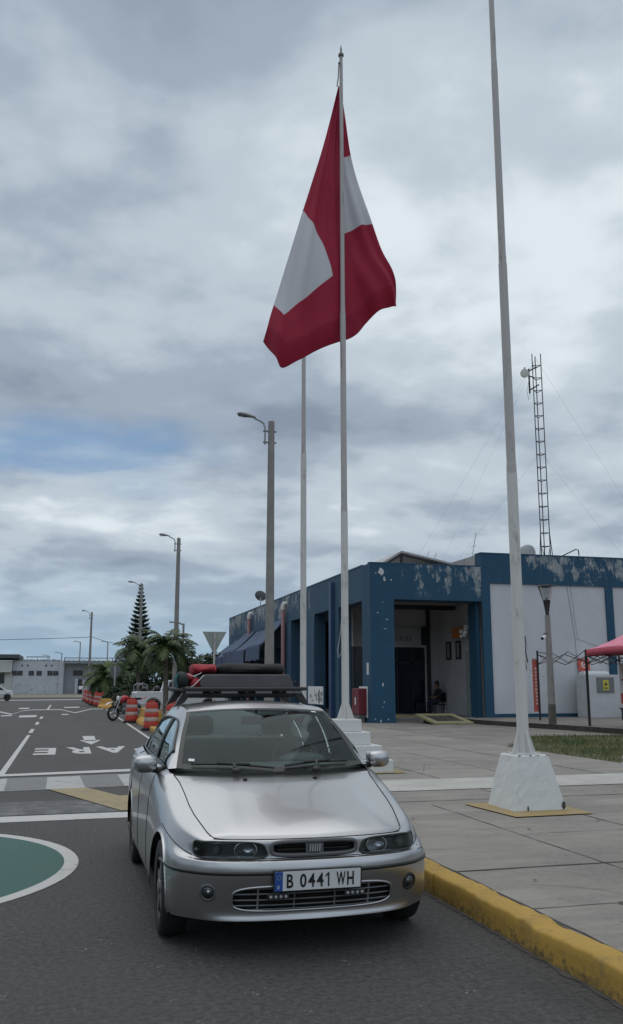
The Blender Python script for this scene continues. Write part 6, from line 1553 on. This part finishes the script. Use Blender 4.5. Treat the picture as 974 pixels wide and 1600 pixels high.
# wipers
for (a0, f0), (a1, f1), (pa, pf) in (((-.86, .052), (-.02, .028), (-.42, -.03)), ((.10, .050), (.82, .058), (.42, -.03))):
    m = MB(); P = [wsp(lerp(a0, a1, k/10), lerp(f0, f1, k/10)+.028*math.sin(math.pi*k/10))+Vector((0, -.018, .016)) for k in range(11)]; m.tube(P, .009, 6); w = m.build('wiper_blade', M_BPLAST, car)
    m = MB(); q = wsp(pa, 0)+Vector((0, -.05, .012)); m.tube([q, q.lerp(P[5], .5)+Vector((0, -.01, .012)), P[5]+Vector((0, -.004, .008))], [.018, .012, .010], 7); m.ball(q, (.035, .028, .022), 2); m.tube([P[3]+Vector((0, -.004, .006)), P[7]+Vector((0, -.004, .006))], .013, 6); m.build('wiper_arm', M_BPLAST, w, smooth=True)
m = MB(); P = [wsp(.10+.25*k/6, .02+.015*k/6)+Vector((0, -.016, .012)) for k in range(7)]; m.tube(P, .008, 5); m.build('wiper_link', M_BPLAST, car)
# a windscreen hanging cord (wire of a phone charger) on the driver's side
m = MB(); m.tube([(.52, 1.00, .97), (.56, 1.02, 1.05), (.62, 1.05, 1.09), (.66, 1.10, 1.08)], .005, 5); m.build('cable', M_BPLAST, car)
# aerial stub
# ------------------------------------------------------------------ roof rack (bolted on: part of the car)
m = MB()
rim = [(-.535, 1.50), (.515, 1.50), (.515, 2.58), (-.535, 2.58), (-.535, 1.50)]
m.tube([(x, y, 1.535) for x, y in rim], .016, 8)
for y in (1.66, 1.82, 1.98, 2.14, 2.30, 2.46): m.tube([(-.535, y, 1.520), (.515, y, 1.520)], .011, 6)
for x in (-.3, 0, .3): m.tube([(x, 1.5, 1.512), (x, 2.58, 1.512)], .011, 6)
m.tube([(x, y, 1.59) for x, y in ((-.535, 1.80), (-.535, 2.58), (.515, 2.58), (.515, 1.80))], .012, 6)
for x in (-.535, .515):
    for y in (1.80, 2.2, 2.58): m.tube([(x, y, 1.535), (x, y, 1.59)], .010, 6)
rk = m.build('roof_rack', M_BLACK, car, smooth='auto')
m = MB()
for y in (1.70, 2.36): m.tube([(-.53, y, 1.485), (.53, y, 1.485)], .027, 8)
m.each('crossbar', M_BLACK, rk)
m = MB()
for sx in (1, -1):
    for y in (1.70, 2.36): m.hexa([(sx*.515, y-.045, 1.418), (sx*.60, y-.045, 1.380), (sx*.60, y+.045, 1.380), (sx*.515, y+.045, 1.418)], [(sx*.44, y-.035, 1.515), (sx*.52, y-.035, 1.515), (sx*.52, y+.035, 1.515), (sx*.44, y+.035, 1.515)])
m.each('rack_foot', M_BPLAST, rk)
m = MB()
for x in (-.45, -.15, .15, .42): m.box(x-.07, x+.07, 1.51, 1.53, 1.498, 1.516)
m.each('fairing_clip', M_GREYM, rk)
# load on the rack: things of their own
def at_car(o): o.location = (CX, CY, 0); return o
t = thing('cargo_board', 'flat dark grey padded case lying on the roof rack', 'case', (CX, CY, 1.545))
m = MB(); P = [(-.375, 0), (.435, 0), (.432, .03), (.405, .095), (.38, .114), (-.345, .114), (-.372, .10), (-.392, .03)]
m.prism([(x, 1.60, z_) for x, z_ in P], (0, .78, 0)); m.build('case', mat('charcoal_fabric', (.088, .088, .090), .85, var=.12, scale=9, bump=.2), t, bevel=.012)
m = MB()
for y in (1.80, 2.15): m.tube([(-.40, y, .0), (-.39, y, .10), (-.345, y, .120), (.38, y, .120), (.42, y, .08), (.445, y, 0)], .006, 5)
m.build('strap', M_BLACK, t)
t = thing('rolled_bag', 'long black roll with a red end tied on top of the grey case', 'roll', (CX, CY, 1.66))
def roll(x0, x1, m_, nm, rr=.046, seed=0):
    m = MB(); rows = []; rq = random.Random(seed)
    for k in range(17):
        f = k/16; x = lerp(x0, x1, f); e = 1-(max(0, abs(f-.5)-.42)/.08)**2*.5; ring = []
        for q in range(17):
            a = 6.2832*q/16; w = 1+.05*math.sin(3*a+f*9)+.03*math.sin(f*31+a)
            ring.append((x, 1.80+.17*math.cos(a)*e*w, .042+rr*math.sin(a)*e*w))
        rows.append(ring)
    V = m.grid(rows); m.bm.faces.new(V[0][:-1]); m.bm.faces.new(V[-1][:-1]); return m.build(nm, m_, t, smooth='auto', weld=.0004)
roll(-.232, .385, mat('black_cloth', (.012, .012, .014), .9, var=.3, scale=8, bump=.3), 'black_cover', .054, 1)
roll(-.452, -.233, mat('red_cloth', (.26, .014, .024), .8, var=.25, scale=8, bump=.3), 'red_end', .046, 2)
t = thing('red_bundle', 'small crumpled red bundle with white cord at the left end of the grey case', 'bundle', (CX, CY, 1.54))
m = MB(); m.ball((-.42, 1.72, .045), (.06, .12, .045), 2); m.ball((-.47, 1.76, .09), (.05, .12, .035), 2)
for v in m.bm.verts: v.co += Vector((math.sin(v.co.y*60+v.co.z*40), 0, math.sin(v.co.x*70+v.co.y*30)))*.008
m.build('cloth', MATS['red_cloth'], t, smooth=True)
m = MB(); m.tube([(-.47, 1.585, .01), (-.44, 1.58, .03), (-.40, 1.585, .07), (-.36, 1.59, .11)], .0035, 5); m.tube([(-.49, 1.62, .12), (-.45, 1.6, .10), (-.38, 1.59, .13)], .003, 5); m.build('cord', M_WSIGN, t)
t = thing('dark_pouch', 'dark pouch with a teal edge hanging at the left corner of the roof rack', 'bag', (CX, CY, 1.54))
m = MB(); m.ball((-.535, 1.72, .065), (.065, .14, .08), 2)
for v in m.bm.verts: v.co.z = max(v.co.z, .0)
m.build('pouch', mat('dark_green_black', (.012, .018, .019), .85, var=.3, scale=10, bump=.2), t, smooth=True)
m = MB(); m.tube([(-.585, 1.62, .005), (-.598, 1.63, .07), (-.575, 1.64, .125)], .012, 6); m.build('teal_edge', mat('teal_cloth', (.02, .10, .11), .8, var=.2), t)
t = thing('teal_bag', 'dark teal bag behind the right end of the grey case on the rack', 'bag', (CX, CY, 1.54))
m = MB(); m.box(.40, .52, 2.02, 2.45, .005, .115); m.build('bag', mat('dark_teal_cloth', (.014, .038, .042), .85, var=.3, scale=9, bump=.2), t, bevel=.03)
